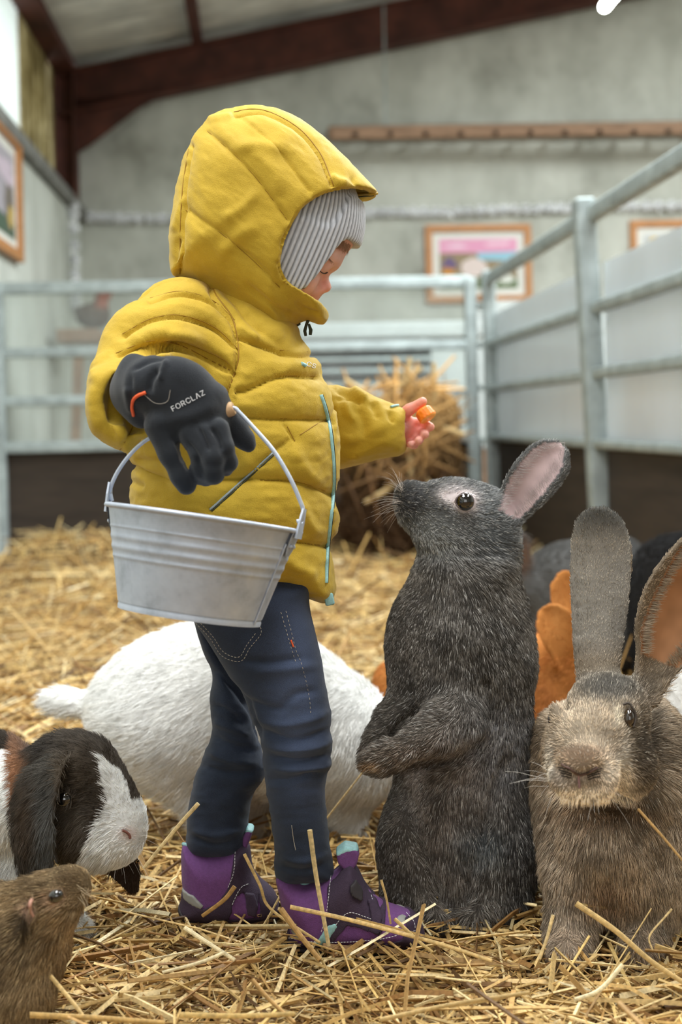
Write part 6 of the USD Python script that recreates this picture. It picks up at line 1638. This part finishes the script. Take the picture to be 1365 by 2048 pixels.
for args in ((6800, 0.95, 1.6, 0.05, 0.22, 0.0022, 0.0058, 0.10), (5200, 1.5, 2.6, 0.06, 0.24, 0.0025, 0.006, 0.14), (5200, 2.4, 4.2, 0.08, 0.28, 0.003, 0.007, 0.2), (4500, 4.0, 6.1, 0.08, 0.3, 0.004, 0.009, 0.28)):
    m, c = bed(*args)
    parts.append(m); cols.append(c)
g = obj('straw_bedding', join(parts), M_straw, None, smooth=False, color=np.vstack(cols), label='loose golden straw bedding covering the whole pen floor', kind='stuff', cat='straw')
# fine chaff between the stalks of the foreground
n = 5200
y = 0.95 + 1.3 * rng.random(n) ** 1.2; x = (rng.random(n) * 2 - 1) * (0.3 * y + 0.05)
p0 = np.stack([x, y, -0.012 + 0.026 * rng.random(n)], 1)
a = rng.random(n) * 2 * np.pi
d = np.stack([np.cos(a), np.sin(a), rng.normal(0, 0.3, n)], 1); L = (0.015 + 0.05 * rng.random(n))[:, None]
pts = np.stack([p0 - d * L / 2, p0 + rng.normal(0, 0.003, (n, 3)), p0 + d * L / 2], 1)
hairs('straw_chaff', pts, np.tile([0.0008, 0.0011, 0.0006], (n, 1)), straw_colour(n), attr_mat('chaff', 0.7), None)
tag(stage.GetPrimAtPath('/World/straw_chaff'), 'fine broken straw chaff scattered between the foreground stalks', 'straw', None, 'stuff')

# single stalks that stand out in the foreground: (points px + depth, width mm, colour index, label)
stalks = [
    ([(620, 1660, 1.27), (634, 1760, 1.275), (658, 1892, 1.28)], 5.2, 3, 'tall flat golden straw standing upright in front of near boot'),
    ([(581, 1814, 1.27), (700, 1840, 1.26), (880, 1888, 1.24), (985, 1922, 1.22)], 4.6, 0, 'long golden straw lying across the toe of the near boot'),
    ([(397, 1607, 1.34), (350, 1660, 1.345), (287, 1737, 1.35)], 4.6, 3, 'pale straw leaning beside the far boot heel'),
    ([(489, 1708, 1.33), (520, 1770, 1.33), (542, 1818, 1.33), (640, 1885, 1.29)], 3.6, 0, 'bent straw stalk in front of the far boot toe'),
    ([(562, 1818, 1.27), (600, 1870, 1.26), (640, 1920, 1.25)], 6.2, 2, 'broad ochre straw leaf leaning on the near boot heel'),
    ([(470, 1773, 1.33), (448, 1800, 1.33), (405, 1832, 1.335)], 5.2, 2, 'short ochre straw leaning on far boot side'),
    ([(1153, 1807, 1.19), (1230, 1860, 1.185), (1300, 1920, 1.18), (1372, 1968, 1.175)], 5.4, 0, 'thick golden straw slanting in front of the agouti rabbit paws'),
    ([(1277, 1618, 1.2), (1325, 1672, 1.19), (1372, 1728, 1.18)], 2.6, 2, 'thin orange straw slanting against the agouti rabbit chest'),
    ([(1107, 1830, 1.22), (1095, 1875, 1.22), (1080, 1918, 1.22)], 3.4, 3, 'pale short straw standing by the agouti rabbit left paw'),
    ([(763, 1760, 1.31), (774, 1800, 1.31), (782, 1848, 1.31)], 2.8, 0, 'thin split straw standing at the dark rabbit foot'),
    ([(790, 1838, 1.28), (835, 1880, 1.27), (866, 1905, 1.26)], 3.8, 6, 'short straw pointing down beside the near boot toe'),
    ([(1246, 1930, 1.17), (1200, 1980, 1.16), (1150, 2000, 1.15)], 5.0, 7, 'pale greenish straw in front of agouti rabbit paws'),
    ([(370, 1856, 1.24), (430, 1895, 1.225), (470, 1920, 1.22)], 4.6, 7, 'pale straw lying beneath the far boot sole'),
    ([(450, 1905, 1.2), (400, 1925, 1.195), (325, 1945, 1.19)], 3.6, 7, 'white straw lying left of centre in the foreground'),
    ([(95, 1945, 1.14), (150, 2010, 1.12), (175, 2045, 1.11)], 4.2, 0, 'golden straw slanting beside the guinea pig chest'),
    ([(60, 2030, 1.1), (190, 2036, 1.1), (330, 2046, 1.1)], 5.4, 1, 'thick golden straw lying along the lower left edge'),
    ([(360, 2030, 1.1), (480, 2032, 1.1), (590, 2028, 1.1)], 5.0, 6, 'thick straw lying along the bottom centre edge'),
    ([(505, 1960, 1.15), (540, 2000, 1.14), (590, 2046, 1.12)], 4.4, 2, 'ochre straw slanting at bottom centre'),
    ([(760, 2040, 1.1), (900, 2010, 1.12), (1060, 1985, 1.13)], 4.2, 0, 'long golden straw lying at lower right foreground'),
    ([(1345, 1818, 1.22), (1330, 1835, 1.22), (1300, 1872, 1.22), (1306, 1900, 1.22)], 2.2, 3, 'kinked pale stem beside agouti rabbit right paw'),
]
def stripe(k):
    ring_ = 0.72 + 0.5 * rng.random(8); m = (k - 2) // 8
    a = np.tile(ring_, m) * np.repeat(0.88 + 0.24 * rng.random(m), 8)
    return np.r_[a, np.full(k - len(a), 0.8)][:, None]
for pts, w, ci, lab in stalks:
    q = np.array(pts); P = spline(W(q[:, 0], q[:, 1], q[:, 2]), 6)
    P[:, 2] = np.maximum(P[:, 2], 0.001)
    v, f = tube(P, w / 2000 * np.linspace(1, 0.8, len(P)), 8)
    # flattened a little and split along its length like real straw
    v[:8 * len(P), 1] = np.repeat(P[:, 1], 8) + (v[:8 * len(P), 1] - np.repeat(P[:, 1], 8)) * 0.45
    obj('straw_stalk', (v, f), M_straw, None, smooth=False, color=None, label=lab, cat='straw')
    pr = stage.GetPrimAtPath('/World/straw_stalk' + ('' if used['/World/straw_stalk'] == 1 else f"_{used['/World/straw_stalk'] - 1:03d}"))
    k = len(UsdGeom.Mesh(pr).GetPointsAttr().Get())
    c = PAL[ci] * 1.0
    UsdGeom.PrimvarsAPI(UsdGeom.Mesh(pr)).CreatePrimvar('Cd', T.Color3fArray, 'vertex').Set(Vt.Vec3fArray.FromNumpy((c * stripe(k)).astype(np.float32)))

# ------------------------------------------------------------------ hay heap by the back fence
hd = 5.35
hay = thing('hay_bundle', 'tangled brown hay bundle heaped against the back fence', 'hay')
hb = Blob(hd, 0.02, 0.06)
hb.ell(800, 960, 105, 120, 90); hb.ell(850, 830, 60, 50, 50); hb.ell(740, 880, 60, 60, 60); hb.ell(860, 900, 45, 80, 50); hb.ell(790, 1040, 110, 50, 90)
hv, hf = hb.mesh()
hv = hv + vnormals(hv, hf) * 0.05 * (meshkit.fbm(hv * 14) - 0.5)[:, None]
hq = pix(hv)
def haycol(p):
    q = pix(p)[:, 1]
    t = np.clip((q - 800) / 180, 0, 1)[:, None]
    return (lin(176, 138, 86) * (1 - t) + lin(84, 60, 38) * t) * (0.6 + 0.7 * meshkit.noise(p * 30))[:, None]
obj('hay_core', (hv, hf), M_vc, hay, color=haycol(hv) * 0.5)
n = 3000
i, b = sample(hv, hf, n); p = (hv[hf[i]] * b[..., None]).sum(1); nn = vnormals(hv, hf)[hf[i]].mean(1)
d = rng.normal(size=(n, 3)); d = d - 0.6 * (d * nn).sum(1, keepdims=True) * nn; d /= np.linalg.norm(d, axis=1, keepdims=True)
L = (0.08 + 0.2 * rng.random(n) ** 2)[:, None]
pts = np.stack([p - d * L / 2, p + nn * 0.015, p + d * L / 2 + [0, 0, -0.02]], 1)
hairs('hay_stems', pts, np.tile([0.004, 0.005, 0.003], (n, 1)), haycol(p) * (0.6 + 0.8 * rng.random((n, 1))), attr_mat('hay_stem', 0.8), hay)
top = [(690, 850, 845, 735), (800, 800, 820, 715), (862, 835, 868, 725), (745, 800, 690, 760), (840, 790, 800, 745), (700, 800, 650, 770), (860, 850, 930, 870), (800, 960, 730, 1005), (830, 930, 880, 1010), (820, 900, 815, 1000), (1, 1, 1, 1)]
pts = np.array([[W(a, b, hd - 0.22), W((a + c) / 2 + 5, (b + d) / 2, hd - 0.25), W(c, d, hd - 0.25)] for a, b, c, d in top[:-1]])
k = 90; rr_ = np.random.default_rng(5)
a0 = np.stack([rr_.uniform(700, 890, k), rr_.uniform(760, 1000, k)], 1); an = rr_.uniform(0, 6.28, k); ll = rr_.uniform(25, 75, k)
more = np.array([[W(x - math.cos(t) * l, y - math.sin(t) * l, hd - .23), W(x, y, hd - .26), W(x + math.cos(t) * l, y + math.sin(t) * l, hd - .24)] for (x, y), t, l in zip(a0, an, ll)])
hairs('short_stem', more, np.tile([.009, .012, .008], (k, 1)), haycol(more[:, 1]) * rr_.uniform(1.0, 1.9, (k, 1)), attr_mat('hay_short', 0.8), hay)
hairs('long_stem', pts, np.tile([0.02, 0.022, 0.018], (len(pts), 1)), np.tile(lin(196, 168, 120), (len(pts), 1)), attr_mat('hay_long', 0.8), hay)
